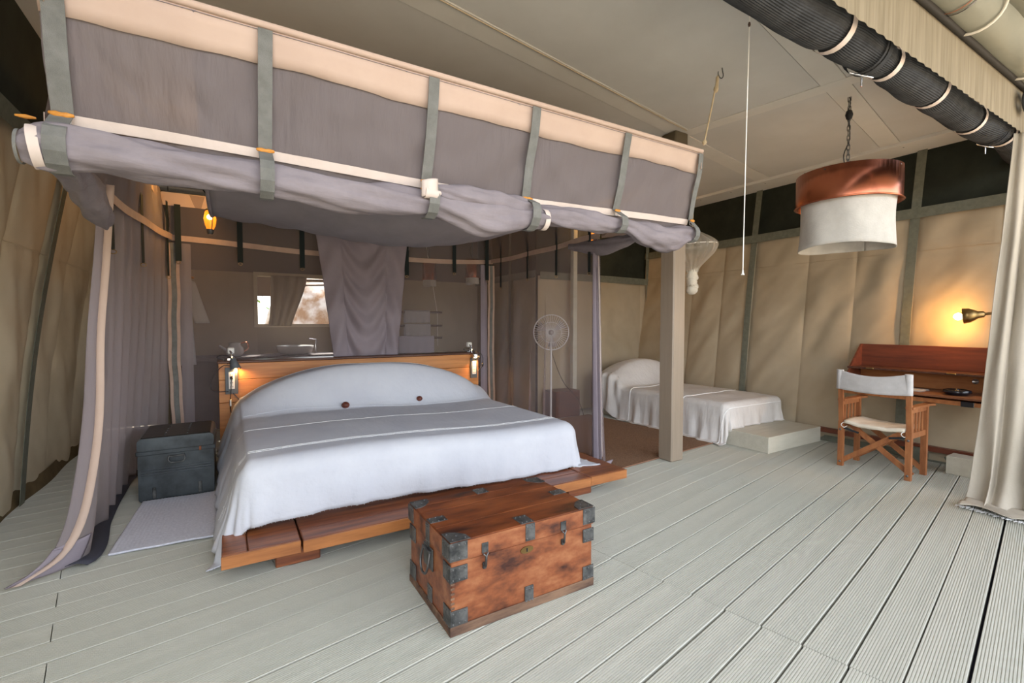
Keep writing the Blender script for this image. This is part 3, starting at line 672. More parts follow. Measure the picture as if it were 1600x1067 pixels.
# ------------------------------------------------------------------ director's chair
dc = thing('directors_chair', 'folding wooden chair with white canvas back and seat facing the desk', 'chair', (5.32, 1.99, 0))
YA, YB, XR, XF = 2.27, 1.73, 5.15, 5.48
def bar(n, a, b, wd, th, up=(0, 0, 1), m='chairwood'): return MB().bar(a, b, wd, th, up).build(n, m, dc)
for y in (YA, YB):
    bar('rear_leg', (XR, y, 0), (XR - .0, y, .44), .045, .035, (1, 0, 0)); bar('back_post', (XR, y, .44), (XR - .045, y, .935), .04, .028, (1, 0, 0))
    bar('front_leg', (XF, y, 0), (XF, y, .64), .045, .035, (1, 0, 0))
    am = MB(); n_ = 16
    pr = [(XR - .02, y - .03), (XF + .04, y - .03), (XF + .10, y - .045), (XF + .15, y - .02), (XF + .16, y + .015), (XF + .10, y + .045), (XF + .04, y + .03), (XR - .02, y + .03)]
    prism(pr, .64, .66).build('armrest', 'chairwood', dc)
    bar('side_rail', (XR, y, .40), (XF, y, .40), .03, .05); bar('side_rail', (XR, y, .62), (XF, y, .62), .03, .035)
    for k in (1, 2, 3, 4): x = lerp(XR, XF, k / 5); bar('slat', (x, y, .42), (x, y, .61), .022, .012, (0, 1, 0))
    for xx in (XR - .022, XF + .022):
        for z in (.045, .36): MB().lathe([(0, .006), (.009, .004), (.011, 0)], (xx, y, z), 10, (-1 if xx < 5.3 else 1, 0, 0)).build('bolt', 'iron', dc)
for x in (XR + .03, XF - .03):
    bar('cross_leg', (x, YA + .01, .04), (x, YB + .05, .42), .045, .022, (1, 0, 0)); bar('cross_leg', (x + .024, YB - .01, .04), (x + .024, YA - .05, .42), .045, .022, (1, 0, 0))
for y, y2 in ((YA, YA - .15), (YB, YB + .15)): bar('metal_stay', (XR - .012, y, .385), (XR + .0, y2, .35), .018, .005, (1, 0, 0), m='black')
def cb(u, v):
    y = lerp(YA + .022, YB - .022, u); s = math.sin(math.pi * u)
    return Vector((XR - .055 - .025 * s ** 1.5 - .012 + .006 * nz(u * 8, v * 4), y, lerp(.765, .955, v) - .045 * s * lerp(.35, 1, v)))
MB().grid(cb, 24, 8).build('back_canvas', 'canvaswhite', dc, thick=.006)
for y in (YA, YB): MB().tube([(XR - .04, y, .765), (XR - .05, y, .95)], .03, 10).build('canvas_sleeve', 'canvaswhite', dc)
def cs_(u, v):
    return Vector((lerp(XR - .02, XF + .02, v), lerp(YA - .03, YB + .03, u), .44 - .018 * math.sin(math.pi * u) + .008 * nz(u * 6, v * 6) + .012 * math.sin(math.pi * v)))
MB().grid(cs_, 20, 14).build('seat_cushion', 'cushion', dc, thick=.032)
for y in (YA - .03, YB + .03): MB().tube(curve_pts([(XR - .01, y, .44), (XR - .03, y + .02, .41), (XR - .02, y, .385), (XR, y - .02, .40)], 12), .003, 5).build('tie_cord', 'whitecord', dc)

# ------------------------------------------------------------------ wall desk
dk = thing('campaign_desk', 'reddish mahogany wall desk with slanted box and fold-out leaf', 'desk', (5.9, 1.9, 0))
DY0, DY1 = .95, 2.52
db = lambda n, m, *a, b=.003: bx(n, m, dk, *a, b)
db('back_panel', 'deskwood', 6.10, 6.12, DY0, DY1, .93, 1.17)
db('lower_back', 'deskpanel', 6.08, 6.10, DY0, DY1, .74, .925)
db('middle_shelf', 'headdark', 5.84, 6.10, DY0, DY1 + .015, .908, .93)
db('box_floor', 'deskwood', 5.75, 6.10, DY0, DY1, .70, .722)
db('fold_out_leaf', 'desktop', 5.54, 5.748, DY0, DY1 - .02, .722, .742)
db('support_rail', 'bedwoodlight', 5.60, 5.63, DY0, DY1 - .04, .66, .70); db('support_rail', 'deskpanel', 5.632, 6.1, DY0, DY1 - .04, .672, .699)
db('desk_surface', 'desktop', 5.75, 6.08, DY0, DY1 - .02, .7225, .74)
def side(y):
    q = [(5.85, .93), (6.11, .93), (6.11, 1.17), (6.09, 1.17)]
    q2 = [(5.66, .72), (6.11, .72), (6.11, .908), (5.845, .908)]
    for p in (q, q2):
        k = 4; v = [(x, y, z) for x, z in p] + [(x, y + .018, z) for x, z in p]
        MB().add(v, [(0, 1, 2, 3), (7, 6, 5, 4)] + [(i, i + 4, (i + 1) % 4 + 4, (i + 1) % 4) for i in range(4)]).build('side_panel', 'deskwood', dk)
side(DY1 - .018); side(DY0)
for y in (2.32, 1.66): db('hinge', 'brass', 5.832, 5.842, y - .035, y + .035, .916, .93)
MB().lathe([(0, 0), (.024, 0), (.024, .004)], (6.078, 1.55, .845), 18, (-1, 0, 0)).build('key_escutcheon', 'steel', dk)
db('metal_bracket', 'black', 5.594, 5.60, 1.43, 1.52, .655, .702)
db('foot_beam', 'deskwood', 6.0, 6.07, .9, 2.9, .115, .165)
db('foot_block', 'webgrey', 5.93, 6.0, 1.86, 2.02, 0, .14)
pb = bx('pale_block', 'deckbox', None, 5.72, 5.90, 1.43, 1.64, 0, .165, .003); tag(pb, 'pale ribbed deck-board block on the floor under the desk', 'block')
mb = MB()
for i in range(1, 14): mb.box(5.718, 5.72, 1.432, 1.638, i * .0118 - .003, i * .0118 + .003)
mb.build('ribs', 'deckbox', pb, kind='stuff')
ash = thing('black_bowl', 'glossy black round dish on the desk leaf', 'dish', (5.72, 1.58, .742))
MB().lathe([(0, 0), (.075, 0), (.10, .02), (.098, .045), (.08, .05), (.06, .035), (0, .03)], (5.72, 1.58, .743), 28).build('bowl', 'black', ash)
MB().ball((5.72, 1.58, .785), .03, 12, (1.4, .8, .6)).build('knob', 'black', ash)
pp = MB()
for k in range(4): pp.box(5.66 + .004 * k, 5.86 - .003 * k, 1.82 + .01 * (k % 2), 1.95 - .005 * k, .743 + k * .003, .7455 + k * .003)
tag(pp.build('booklet_stack', 'paper'), 'small stack of papers on the desk behind the chair', 'papers')
bd = MB().lathe([(0, 0), (.05, 0), (.065, .018), (.06, .018), (.045, .004)], (5.95, 1.36, .932), 20)
tag(bd.build('brass_dish', 'brass'), 'small brass dish on the upper desk shelf', 'dish')
# desk lamp
dl = thing('desk_lamp', 'brass swing-arm lamp lit against the right canvas wall above desk', 'lamp', (6.05, 1.2, .93))
sc_ = Vector((6.03, 1.56, 1.478))
ax = Vector((-.15, 1, -.12)).normalized()
MB().lathe([(.015, -.07), (.03, -.06), (.035, -.02), (.05, .0), (.068, .035), (.074, .08), (.071, .08), (.063, .035)], sc_, 24, ax).build('lamp_shade', 'brass', dl)
MB().ball(sc_ + ax * .115, .034, 14).build('bulb', 'bulb', dl)
MB().tube([sc_ - ax * .06, sc_ - ax * .12], .012, 8).ball(sc_ - ax * .13, .022, 10).build('joint', 'brass', dl)
MB().tube(curve_pts([tuple(sc_ - ax * .13), (6.05, 1.32, 1.48), (6.06, 1.2, 1.40), (6.05, 1.15, 1.1), (6.05, 1.15, .95)], 20), .009, 8).build('arm', 'brass', dl)
MB().lathe([(0, 0), (.06, 0), (.06, .02), (.02, .03)], (6.02, 1.15, .932), 20).build('base', 'brass', dl)
L = bpy.data.lights.new('glow', 'POINT'); o = link(bpy.data.objects.new('glow', L)); o.parent = dl; o.location = (sc_ + ax * .16) - Vector((6.05, 1.2, .93)); L.energy = 5.5; L.color = (1, .47, .11); L.shadow_soft_size = .03

# ------------------------------------------------------------------ pendants
def pendant(c, rc, rl, z0, z1, z2, ztop, label, group=None):
    t = thing('pendant_lamp', label, 'lamp', (c[0], c[1], z0))
    x, y = c
    MB().lathe([(rc, z1 - .02), (rc, z2), (rc - .004, z2), (rc - .004, z1 - .02), (rc, z1 - .02)], (x, y, 0), 64).build('copper_band', 'copper', t)
    MB().lathe([(rc + .002, z1 - .02), (rc + .012, z1 - .014), (rc + .002, z1 - .006)], (x, y, 0), 64).build('rim', 'copper', t)
    n = 72
    def lf_(u, v):
        a = 2 * math.pi * u; r = rl * (1 + .012 * math.sin(a * 7 + v * 2) + .02 * nz(math.cos(a) * 2.5, math.sin(a) * 2.5, v * 2)); r *= 1 - .03 * math.sin(math.pi * v) + .025 * (1 - v)
        return Vector((x + r * math.cos(a), y + r * math.sin(a), lerp(z0, z1 + .02, v) + .012 * math.sin(a * 2 + 1) * (1 - v)))
    MB().grid(lf_, 96, 14).build('linen_shade', 'shade', t, thick=.006)
    MB().tube([(x - rc, y, z2 - .02), (x + rc, y, z2 - .02)], .006, 6).tube([(x, y - rc, z2 - .02), (x, y + rc, z2 - .02)], .006, 6).build('frame', 'iron', t)
    k = int((ztop - z2) / .042) + 1
    for i in range(k):
        zz = z2 + (i + .5) * (ztop - z2) / k; a = (math.pi / 2) * (i % 2); dx, dy = math.cos(a) * .011, math.sin(a) * .011
        MB().tube([(x + dx, y + dy, zz - .014), (x + dx * .6, y + dy * .6, zz - .026), (x - dx * .6, y - dy * .6, zz - .026), (x - dx, y - dy, zz - .014), (x - dx, y - dy, zz + .014), (x - dx * .6, y - dy * .6, zz + .026), (x + dx * .6, y + dy * .6, zz + .026), (x + dx, y + dy, zz + .014), (x + dx, y + dy, zz - .014)], .0035, 5).build('chain_link', 'iron', t)
    MB().tube(curve_pts([(x, y, z2), (x - .03, y + .02, z2 + .15), (x + .02, y, z2 + .3), (x - .015, y, lerp(z2, ztop, .8)), (x + .02, y, ztop - .05), (x, y, ztop)], 24), .004, 6).build('cable', 'black', t)
    MB().ball((x, y, ztop - .15), .03, 8, (1, 1, 1.5)).build('cable_knot', 'blackmatt', t)
    return t
pendant((4.49, 1.985), .372, .332, 2.03, 2.41, 2.655, 3.295, 'large pendant lamp of copper band over white linen above the chair')
pendant((2.70, 7.0), .11, .10, 1.98, 2.09, 2.4, 3.29, 'small copper and beige linen pendant lamp in bathroom, left one')
pendant((3.30, 6.7), .11, .10, 2.02, 2.13, 2.4, 3.29, 'small copper and white linen pendant lamp in bathroom, right one')

# lanterns
def lantern(p, lab):
    t = thing('lantern', lab, 'lamp', p); x, y, z = p; s = .95
    MB().lathe([(.03 * s, -.10 * s), (.048 * s, -.06 * s), (.055 * s, 0), (.042 * s, .07 * s), (.028 * s, .09 * s)], p, 18).build('amber_glass', 'amber', t)
    MB().lathe([(0, .13 * s), (.03 * s, .10 * s), (.045 * s, .085 * s), (.03 * s, .08 * s)], p, 16).build('cap', 'iron', t)
    MB().lathe([(.02 * s, -.15 * s), (.028 * s, -.13 * s), (.035 * s, -.10 * s)], p, 16).build('base', 'iron', t)
    for k in range(4):
        a = k * math.pi / 2 + .4; MB().tube([(x + .036 * s * math.cos(a), y + .036 * s * math.sin(a), z - .1 * s), (x + .062 * s * math.cos(a), y + .062 * s * math.sin(a), z), (x + .045 * s * math.cos(a), y + .045 * s * math.sin(a), z + .085 * s)], .004, 5).build('cage_bar', 'iron', t)
    MB().ball((x, y, z + .02), .026, 10).build('flame', 'flame', t)
    MB().tube([(x, y, z + .15), (x, y, 3.29)], .004, 5).build('hanging_wire', 'iron', t)
    L = bpy.data.lights.new('glow', 'POINT'); o = link(bpy.data.objects.new('glow', L)); o.parent = t; o.location = (0, 0, .2); L.energy = 4; L.color = (1, .5, .12); L.shadow_soft_size = .05
lantern((-.135, 5.25, 2.37), 'amber lantern glowing above left end of the headboard')
lantern((4.82, 5.62, 2.72), 'amber lantern glowing near rear right corner above the net')

# ------------------------------------------------------------------ big mosquito net
mn = thing('canopy_mosquito_net', 'large mauve grey box mosquito net with rolled-up sides over the wide bed', 'mosquito net', (1.3, 4.0, 0))
XL, XR_ = -.56, 3.10; YF, YB_ = 2.36, 5.85
def FP(x, t, d=0):                                    # front valance, t=0 rail, 1 lower stripe
    z = lerp(2.70, 2.195, t) + .02 * math.sin(x * 1.9 + 2) * t * .6 - .012 * math.sin(math.pi * (x - XL) / (XR_ - XL)) * t
    y = lerp(YF, YF + .17, t) - d + .010 * math.sin(math.pi * t) * math.sin(x * 6 + 4 * nz(x, t)) + .03 * math.sin(math.pi * min(1, t * .95)) * nz((x - z * .9) * 6, (x + z) * .8) 
    return Vector((x + (.03 * t if x > 2.8 else 0), y, z))
def fpan(t0, t1, d, x0=XL - .02, x1=XR_ + .02, wob=0): return lambda u, v: FP(lerp(x0, x1, u), lerp(t0, t1, v) + wob * math.sin(u * 21) * (v if t1 < .5 else 0), d)
MB().grid(fpan(.02, .30, .0, wob=.012), 90, 3).build('upper_hem_band', 'pink', mn, thick=.004)
MB().tube([FP(lerp(XL - .02, XR_, i / 40), .0) for i in range(41)], .016, 8).build('top_rail_sleeve', 'pink', mn)
MB().grid(lambda u, v: FP(lerp(XL - .02, XR_ + .02, u), lerp(.28, 1.16, v), -.008 + math.sin(math.pi * min(1, v * .9)) * (.006 * math.sin(u * 60 + v * 9 + 6 * nz(u * 9, v * 2)) + .022 * abs(nz(u * 16 - v * 2.2, v * .9 + u * 4)) )), 220, 14).build('valance_mesh', 'valance', mn)
MB().grid(fpan(.965, 1.045, .006), 90, 1).build('lower_hem_tape', 'pinkpale', mn, thick=.003)
MB().tube([FP(lerp(XL, XR_, i / 40), .045, .004) for i in range(41)], .0015, 4).build('stitch_line', 'purple', mn)
# rolled-up front
def roll(name, ctrl, rad, n=80, seed=0, m='purple', amp=.16, parent=None):
    P = [(Vector(c[:3])) for c in ctrl]; pts = curve_pts([tuple(p) for p in P], n)
    L = [0]
    for a, b in zip(P, P[1:]): L.append(L[-1] + (b - a).length)
    RR = [(l, c[3]) for l, c in zip(L, ctrl)]
    def r(i, a):
        q = interp(RR, L[-1] * i / n)[0]
        return q * (1 + amp * (1.2 * abs(math.sin(1.5 * a + i * .11 + seed)) - .7) + amp * .5 * math.sin(5 * a - i * .17 + seed) + amp * .8 * nz(math.cos(a) * 1.6 + seed, math.sin(a) * 1.6, i * .14) + amp * .45 * math.sin(7 * a - i * .31))
    return MB().tube(pts, r, 28).build(name, m, parent or mn)
roll('rolled_net', [(-.655, 2.44, 2.05, .045), (-.60, 2.45, 2.06, .072), (-.5, 2.46, 2.075, .075), (-.2, 2.47, 2.065, .078), (.16, 2.48, 2.062, .07), (.6, 2.48, 2.04, .078), (.98, 2.48, 2.055, .07), (1.3, 2.47, 2.01, .088), (1.60, 2.48, 2.055, .07), (1.74, 2.48, 2.055, .055)], 0, 110, 0)
roll('rolled_net', [(1.55, 2.51, 2.09, .05), (1.9, 2.5, 2.095, .06), (2.2, 2.5, 2.09, .066), (2.45, 2.5, 2.10, .045), (2.65, 2.5, 2.055, .075), (2.9, 2.5, 2.045, .09), (3.06, 2.5, 2.09, .07), (3.16, 2.5, 2.10, .06)], 0, 90, 4)
roll('rolled_net', [(.92, 2.45, 2.13, .02), (1.1, 2.45, 2.12, .05), (1.35, 2.45, 2.11, .06), (1.6, 2.46, 2.12, .04)], 0, 50, 9)
roll('rolled_net', [(-.57, 2.5, 2.05, .05), (-.575, 2.75, 2.07, .06), (-.585, 3.05, 2.05, .065), (-.60, 3.35, 2.01, .06), (-.61, 3.6, 1.985, .035)], 0, 60, 3)
roll('rolled_net', [(3.14, 2.6, 2.10, .05), (3.18, 2.9, 2.12, .055), (3.20, 3.12, 2.18, .035), (3.21, 3.3, 2.17, .06), (3.21, 3.6, 2.16, .075), (3.205, 3.85, 2.19, .06), (3.20, 4.1, 2.235, .03)], 0, 60, 5)
MB().tube([(-.62, 2.447, 2.056), (-.588, 2.45, 2.06)], .080, 24, cap=False).build('roll_end_band', 'pinkpale', mn)
MB().tube([(-.652, 2.44, 2.05), (-.642, 2.44, 2.05)], .062, 24, cap=False).build('zip_edge', 'strap', mn)
MB().tube([(1.70, 2.48, 2.055), (1.735, 2.48, 2.055)], .066, 20, cap=False).build('roll_end_band', 'pinkpale', mn)
MB().tube([(3.145, 2.5, 2.10), (3.17, 2.5, 2.10)], .068, 20, cap=False).build('roll_end_band', 'pinkpale', mn)
MB().grid(lambda u, v: Vector((.88 + .09 * u, 2.385 - .02 * math.sin(3 * u), 2.15 - .085 * v + .02 * u)), 6, 6).build('folded_tab', 'pinkpale', mn, thick=.004)
MB().tube([(.90, 2.39, 2.09), (.96, 2.385, 2.085), (.985, 2.39, 2.10)], [.03, .024, .012], 12).build('folded_tab', 'pinkpale', mn)
for sx, dx in ((-.53, -.01), (.16, 0), (.94, .01), (1.585, .02), (2.33, .03), (3.075, .05)):
    pth = [FP(sx, .045, .02), FP(sx + dx * .3, .3, .03), FP(sx + dx * .6, .65, .03), FP(sx + dx, .98, .022)]
    w_ = .036 if sx > -.5 else .042
    if sx > 3: w_ = .03
    sr = .066 if sx > 2 else .098
    zc = 2.07 if sx < 2 else 2.10
    arc = [Vector((sx + dx, 2.475 - sr * math.cos(R(a)) - .006, zc + sr * math.sin(R(a)))) for a in (35, 10, -20, -50, -80, -110)]
    pth = [Vector(p) for p in curve_pts([tuple(p) for p in pth], 12)] + arc
    v = []; f = []
    for i, p in enumerate(pth): v += [p - Vector((w_, 0, 0)) * .8, p + Vector((w_, 0, 0)) * .8]
    so = MB().add(v, [(2 * i, 2 * i + 1, 2 * i + 3, 2 * i + 2) for i in range(len(pth) - 1)]).build('strap', 'strap', mn, thick=.004)
    tgs = [0] if sx not in (.94, 1.585) else [0, -.045]
    for dz in tgs:
        c = FP(sx + dx, 1.0, .045) + Vector((0, 0, dz))
        tl = .034 if sx < 2 else .022
        MB().tube([c - Vector((tl * 1.1, 0, -.004)), c - Vector((tl * .5, 0, 0)), c, c + Vector((tl * .5, 0, 0)), c + Vector((tl * 1.1, 0, .004))], [.005, .013, .010, .013, .005], 10).build('toggle', 'toggle', so)
        MB().tube([c + Vector((-tl * .7, .012, -.002)), c + Vector((-tl * .7, .012, -.03)), c + Vector((tl * .7, .012, -.03)), c + Vector((tl * .7, .012, -.002))], .003, 5).build('buckle_ring', 'steel', so)
c = Vector((-.66, 2.56, 2.2)); MB().tube([c - Vector((.03, 0, 0)), c, c + Vector((.03, 0, 0))], [.004, .009, .004], 8).build('toggle', 'toggle', mn)
# side and back bands
ZS = 2.24
def Lb(t): return Vector(interp([(0, -.60, 2.53, 2.2), (.3, -.68, 3.5, 2.22), (.6, -.62, 4.5, 2.21), (1, -.50, 5.82, 2.255)], t))
def Rb(t): return Vector(interp([(0, 3.13, 2.53, 2.2), (.35, 3.20, 3.65, 2.27), (.7, 3.22, 4.8, 2.255), (1, 3.17, 5.82, 2.25)], t))
def Bb(t): return Vector((lerp(-.50, 3.17, t), 5.82, lerp(2.255, 2.245, t) - .05 * math.sin(math.pi * t)))
def band(name, C, m, h=.028, a=0., b=1., off=(0, 0, 0), n=50, hk=None, par=None): return MB().grid(lambda u, v: C(lerp(a, b, u)) + Vector(off) + Vector((0, 0, lerp(-h, h, v) + .006 * math.sin(u * 14))), n, 1).build(name, m, mn, thick=.003)
band('side_band', Lb, 'pinkdull', .03, .28, 1, (.03, 0, 0)); band('side_band', Rb, 'pinkdull', .028, .33, 1, (-.03, 0, 0)); band('back_band', Bb, 'pinkdull', .028, 0, 1, (0, -.02, 0))
band('side_band', Lb, 'pink', .02, 0, .28); band('side_band', Rb, 'pink', .028, 0, .33)
# upper side/back netting up to the frame
def up(C, wx, wy, a=0, b=1): return lambda u, v: C(lerp(a, b, u)).lerp(Vector((lerp(C(lerp(a, b, u)).x, wx, .0 if wx is None else 1) if wx is not None else C(lerp(a, b, u)).x, C(lerp(a, b, u)).y if wy is None else wy, 2.70 - .04 * math.sin(math.pi * u))), v) + Vector((.008 * math.sin(u * 70 + v * 5), .008 * math.sin(u * 70), 0))
MB().grid(up(Lb, -.55, None), 90, 8).build('upper_side_mesh', 'net', mn); MB().grid(up(Rb, 3.1, None), 90, 8).build('upper_side_mesh', 'netback', mn)
MB().grid(up(Bb, None, 5.8), 120, 8).build('upper_back_mesh', 'netback', mn)
for xx in (XL + .005, XR_ - .005): MB().grid(lambda u, v: Vector((xx, lerp(YF, 5.8, u), 2.70 - .13 * v)), 10, 1).build('top_hem_band', 'pink', mn, thick=.003)
MB().grid(lambda u, v: Vector((lerp(XL, XR_, u), 5.8, 2.70 - .13 * v)), 10, 1).build('top_hem_band', 'pink', mn, thick=.003)
# lower nets
def BN(u, v): x = lerp(-.5, 3.17, u); return Vector((x, 5.82 + .012 * math.sin(x * 17 + 3 * nz(x * 2, v)) * v + .02 * nz(x * 2, v * 2), lerp(Bb(u).z, .01, v)))
MB().grid(BN, 160, 20).build('back_net', 'netback', mn)
# left curtain: gathers forward to a trailing hem
BOT = [(0, -1.03, 3.40), (.10, -.76, 3.58), (.22, -.80, 4.2), (.4, -.82, 4.75), (.65, -.80, 5.4), (1, -.55, 5.83)]
LE = [(0, -.62, 3.75, 2.24), (.18, -.65, 3.75, 1.81), (.38, -.68, 3.7, 1.34), (.58, -.69, 3.65, .85), (.73, -.72, 3.6, .52), (.85, -.77, 3.55, .25), (.92, -.85, 3.5, .10), (1, -1.01, 3.43, .015)]
def LN(u, v):
    t = Lb(lerp(.30, 1, u)); b = interp(BOT, u); w_ = v ** 1.6
    k = math.sin(math.pi * min(1, v * 1.2 + .1)) 
    late = ss(.55, 1.0, v) if u < .15 else v ** 1.6
    w_ = v ** 1.4
    x = lerp(t.x, b[0], w_); y = lerp(t.y, b[1], w_)
    z = lerp(t.z, .012, min(1, v * (1.03)))
    e_ = interp(LE, v); kk = 1 - ss(0, .16, u)
    x = lerp(x, e_[0], kk); y = lerp(y, e_[1], kk); z = lerp(z, e_[2], kk)
    amp = .045 * (.35 + .65 * v) * (1 - .6 * ss(.6, 1, u)) * ss(0, .08, u)
    x += amp * math.sin(u * 62 + 2 * nz(u * 5, v * 1.2)) ; y += amp * .5 * math.cos(u * 62)
    return Vector((x, y, z))
MB().grid(LN, 220, 40).build('left_curtain', 'net', mn)
def LNo(u, v): return LN(u, v) + Vector((.012, -.012, 0))
MB().grid(lambda u, v: LNo(u * .035 - .012, v) + Vector((-.01, 0, 0)) if False else LN(0, v) + Vector((lerp(-.005, .038, u), -.012, 0)), 2, 40).build('curtain_hem_tape', 'pink', mn, thick=.003)
MB().grid(lambda u, v: LN(.0 + .11 * u, lerp(.90, 1, v)) + Vector((-.02 * v, -.02, .006)), 20, 8).build('trailing_hem', 'curtaincloth', mn, thick=.004)
MB().grid(lambda u, v: Vector((interp(BOT, lerp(.08, 1, u))[0] + lerp(-.06, .07, v), interp(BOT, lerp(.08, 1, u))[1], .016 + .022 * math.sin(v * 3.1))), 60, 6).build('floor_hem', mat('dark hem cloth', (.05, .05, .065), .8), mn, thick=.004)
# right net, gathered towards the front
def RN(u, v):
    u = u ** 1.35
    t = Rb(lerp(.33, 1, u)); y = lerp(t.y, lerp(3.52, 5.84, u), v); w_ = 1 - u
    x = t.x + (.03 + .035 * v) * math.sin(u * 40 + 3 * nz(u * 4, v)) * (.4 + .6 * v) - .03 * v * (1 - u); y += .03 * math.cos(u * 46)
    return Vector((x, y - .05 * v * (1 - u) ** 3, lerp(t.z, .012, v)))
MB().grid(RN, 200, 24).build('right_curtain', 'netright', mn)
def RG(u, v):                                         # bunched front edge
    c = Rb(.345); r = lerp(.03, .13, v ** .8); a = u * 2 * math.pi * 2.5
    return Vector((c.x + r * (u - .5) * 1.6 - .01, c.y + .04 + .03 * math.sin(a) * (.3 + v) - .12 * v * (1 - u) , lerp(c.z, .015, v)))
MB().grid(RG, 40, 24).build('gathered_edge', 'curtaincloth', mn)
MB().grid(lambda u, v: RG(.78 + .22 * u, v) + Vector((.006, -.012, 0)), 3, 24).build('curtain_hem_tape', 'pinkpale', mn, thick=.003)
MB().grid(lambda u, v: Vector((3.12 - .28 * u + .1 * v, 3.42 - .14 * u, .03 + .03 * math.sin(5 * u + 2 * v))), 10, 6).build('floor_hem', 'curtaincloth', mn, thick=.004)
# corner zips
def zipper(px, py, ztop, zbot, axis):
    a = Vector(axis)
    for k, (m, s0, s1, o_) in enumerate((('pinkdull', -.05, -.022, .0), ('pinkdull', .022, .05, 0), ('strap', -.02, .02, .004))):
        MB().grid(lambda u, v: Vector((px, py, 0)) + a * lerp(s0, s1, u) + Vector((.006 * math.sin(v * 9) + .003 * math.sin(v * 31), -o_, lerp(ztop, zbot, v))) , 1, 50).build('zip_tape', m, mn, thick=.003)
zipper(-.47, 5.79, 2.2, .1, (1, 0, 0)); zipper(3.14, 5.79, 2.2, .1, (1, 0, 0))
for x in (-.37, 3.03): MB().grid(lambda u, v: Vector((x + lerp(-.05, .05, u), 5.80 - .02 * math.sin(u * 3.1), lerp(2.2, .1, v))), 6, 10).build('overlap_panel', 'curtaincloth' if x > 0 else 'net', mn)
# roof cloth sagging over the bed
def RF(u, v):
    x = lerp(-.10, 3.05, u); y = lerp(YF + .01, 5.78, v)
    g_ = interp([(-.1, .80), (.5, .88), (1.3, 1.0), (2.0, .85), (2.6, .52), (3.05, .15)], x)[0]
    return Vector((x, y, 2.68 - .60 * g_ * math.sin(math.pi * v ** .85) ** .8 - .008 * math.sin(x * 22 + v * 9)))
MB().grid(RF, 60, 50).build('sagging_roof', 'netroof', mn, thick=.004)
MB().tube([RF(0, i / 40) for i in range(41)], .012, 8).build('roof_edge_cord', 'purple', mn)
for a, b in (((-.55, 2.4, 2.69), (-.12, 4.6, 2.42)), ((-.5, 5.5, 2.69), (-.12, 3.6, 2.25)),): MB().tube([a, b], .005, 5).build('tension_cord', 'blackstrap', mn)
for y in (2.36, 5.80): MB().tube([(XL, y + .01, 2.70), (XR_, y + .01, 2.70)], .012, 8).build('frame_rail', 'iron', mn)
for x in (XL, XR_): MB().tube([(x, 2.37, 2.70), (x, 5.81, 2.70)], .012, 8).build('frame_rail', 'iron', mn)
# black hanging straps
BS = [(Lb(.45) + Vector((.02, 0, 0)), 1.88), (Lb(.68) + Vector((.02, 0, 0)), 1.88), (Lb(.95) + Vector((.02, 0, 0)), 1.86), (Vector((-.42, 5.76, 0)), 2.02),
      (Vector((.115, 5.78, 0)), 2.04), (Vector((.72, 5.78, 0)), 2.02), (Vector((1.93, 5.78, 0)), 2.0), (Vector((2.58, 5.78, 0)), 2.07), (Vector((3.06, 5.76, 0)), 1.99),
      (Rb(.92) - Vector((.03, 0, 0)), 1.88), (Rb(.74) - Vector((.03, 0, 0)), 1.95), (Rb(.56) - Vector((.03, 0, 0)), 1.94), (Rb(.38) - Vector((.03, 0, 0)), 1.92)]
for p, zb in BS:
    back = p.y > 5.7
    sw_ = Vector((.026, 0, 0)) if back else Vector((.004, .024, 0))
    so = MB().grid(lambda u, v: Vector((p.x, p.y, 0)) + sw_ * (2 * u - 1) + Vector((0, 0, lerp(2.58, zb, v))), 1, 8).build('hanging_strap', 'blackstrap', mn, thick=.004)
    rc = Vector((p.x, p.y, zb - .012))
    MB().tube([rc + Vector((.018 * math.cos(a / 10 * 2 * math.pi), 0, .014 * math.sin(a / 10 * 2 * math.pi))) for a in range(11)], .003, 5).build('buckle_ring', 'brass', so)
# drape behind headboard
def DR(u, v):
    x = lerp(lerp(.80, 1.06, v ** .8), lerp(1.92, 1.72, v), u); s = math.sin(math.pi * u)
    ua, ub = lerp(.24, .22, v), lerp(.74, .82, v)
    wv = (u - ua) / (ub - ua) if ua < u < ub else 0
    if ua < u < ub:                                    # swags between the two gathered lines
        k = (wv - .5) * 2; d = .030 * math.sin(40 * (v + .10 * k * k) + 3 * nz(u * 3, v * 2)) * (1 - .5 * k * k) + .05 * (1 - k * k) * (-1)
    else:
        q = (ua - u) / ua if u <= ua else (u - ub) / (1 - ub); d = -.035 * math.sin(math.pi * q) + .012 * math.sin(30 * v - 6 * q)
    d += .02 * nz(u * 6, v * 3)
    return Vector((x, 5.66 + d, lerp(2.62, .6, v)))
hd = MB().grid(DR, 120, 130).build('hanging_drape', 'curtaincloth', thick=.004); tag(hd, 'mauve cloth drape hanging in folds behind the middle of the headboard', 'curtain')
# rope from ceiling to canopy corner
cr = thing('canopy_rope', 'thin rope tied to a ceiling hook holding up the net corner', 'rope', (3.14, 2.27, 3.29))
MB().tube(curve_pts([(3.135, 2.26, 3.23), (3.12, 2.27, 3.14), (3.105, 2.30, 2.95), (3.09, 2.34, 2.74)], 16), .006, 6).build('cord', 'rope', cr)
MB().tube([(3.16 + .03 * math.cos(R(a)), 2.255, 3.245 + .03 * math.sin(R(a))) for a in range(-200, 60, 20)] + [(3.175, 2.255, 3.295)], .004, 6).build('hook', 'iron', cr)
MB().ball((3.125, 2.268, 3.13), .018, 8, (1, 1, 1.5)).ball((3.093, 2.335, 2.76), .018, 8).build('knot', 'rope', cr)
MB().tube([(3.13, 2.265, 3.12), (3.133, 2.263, 3.22)], .011, 6).build('wrapped_end', 'rope', cr)
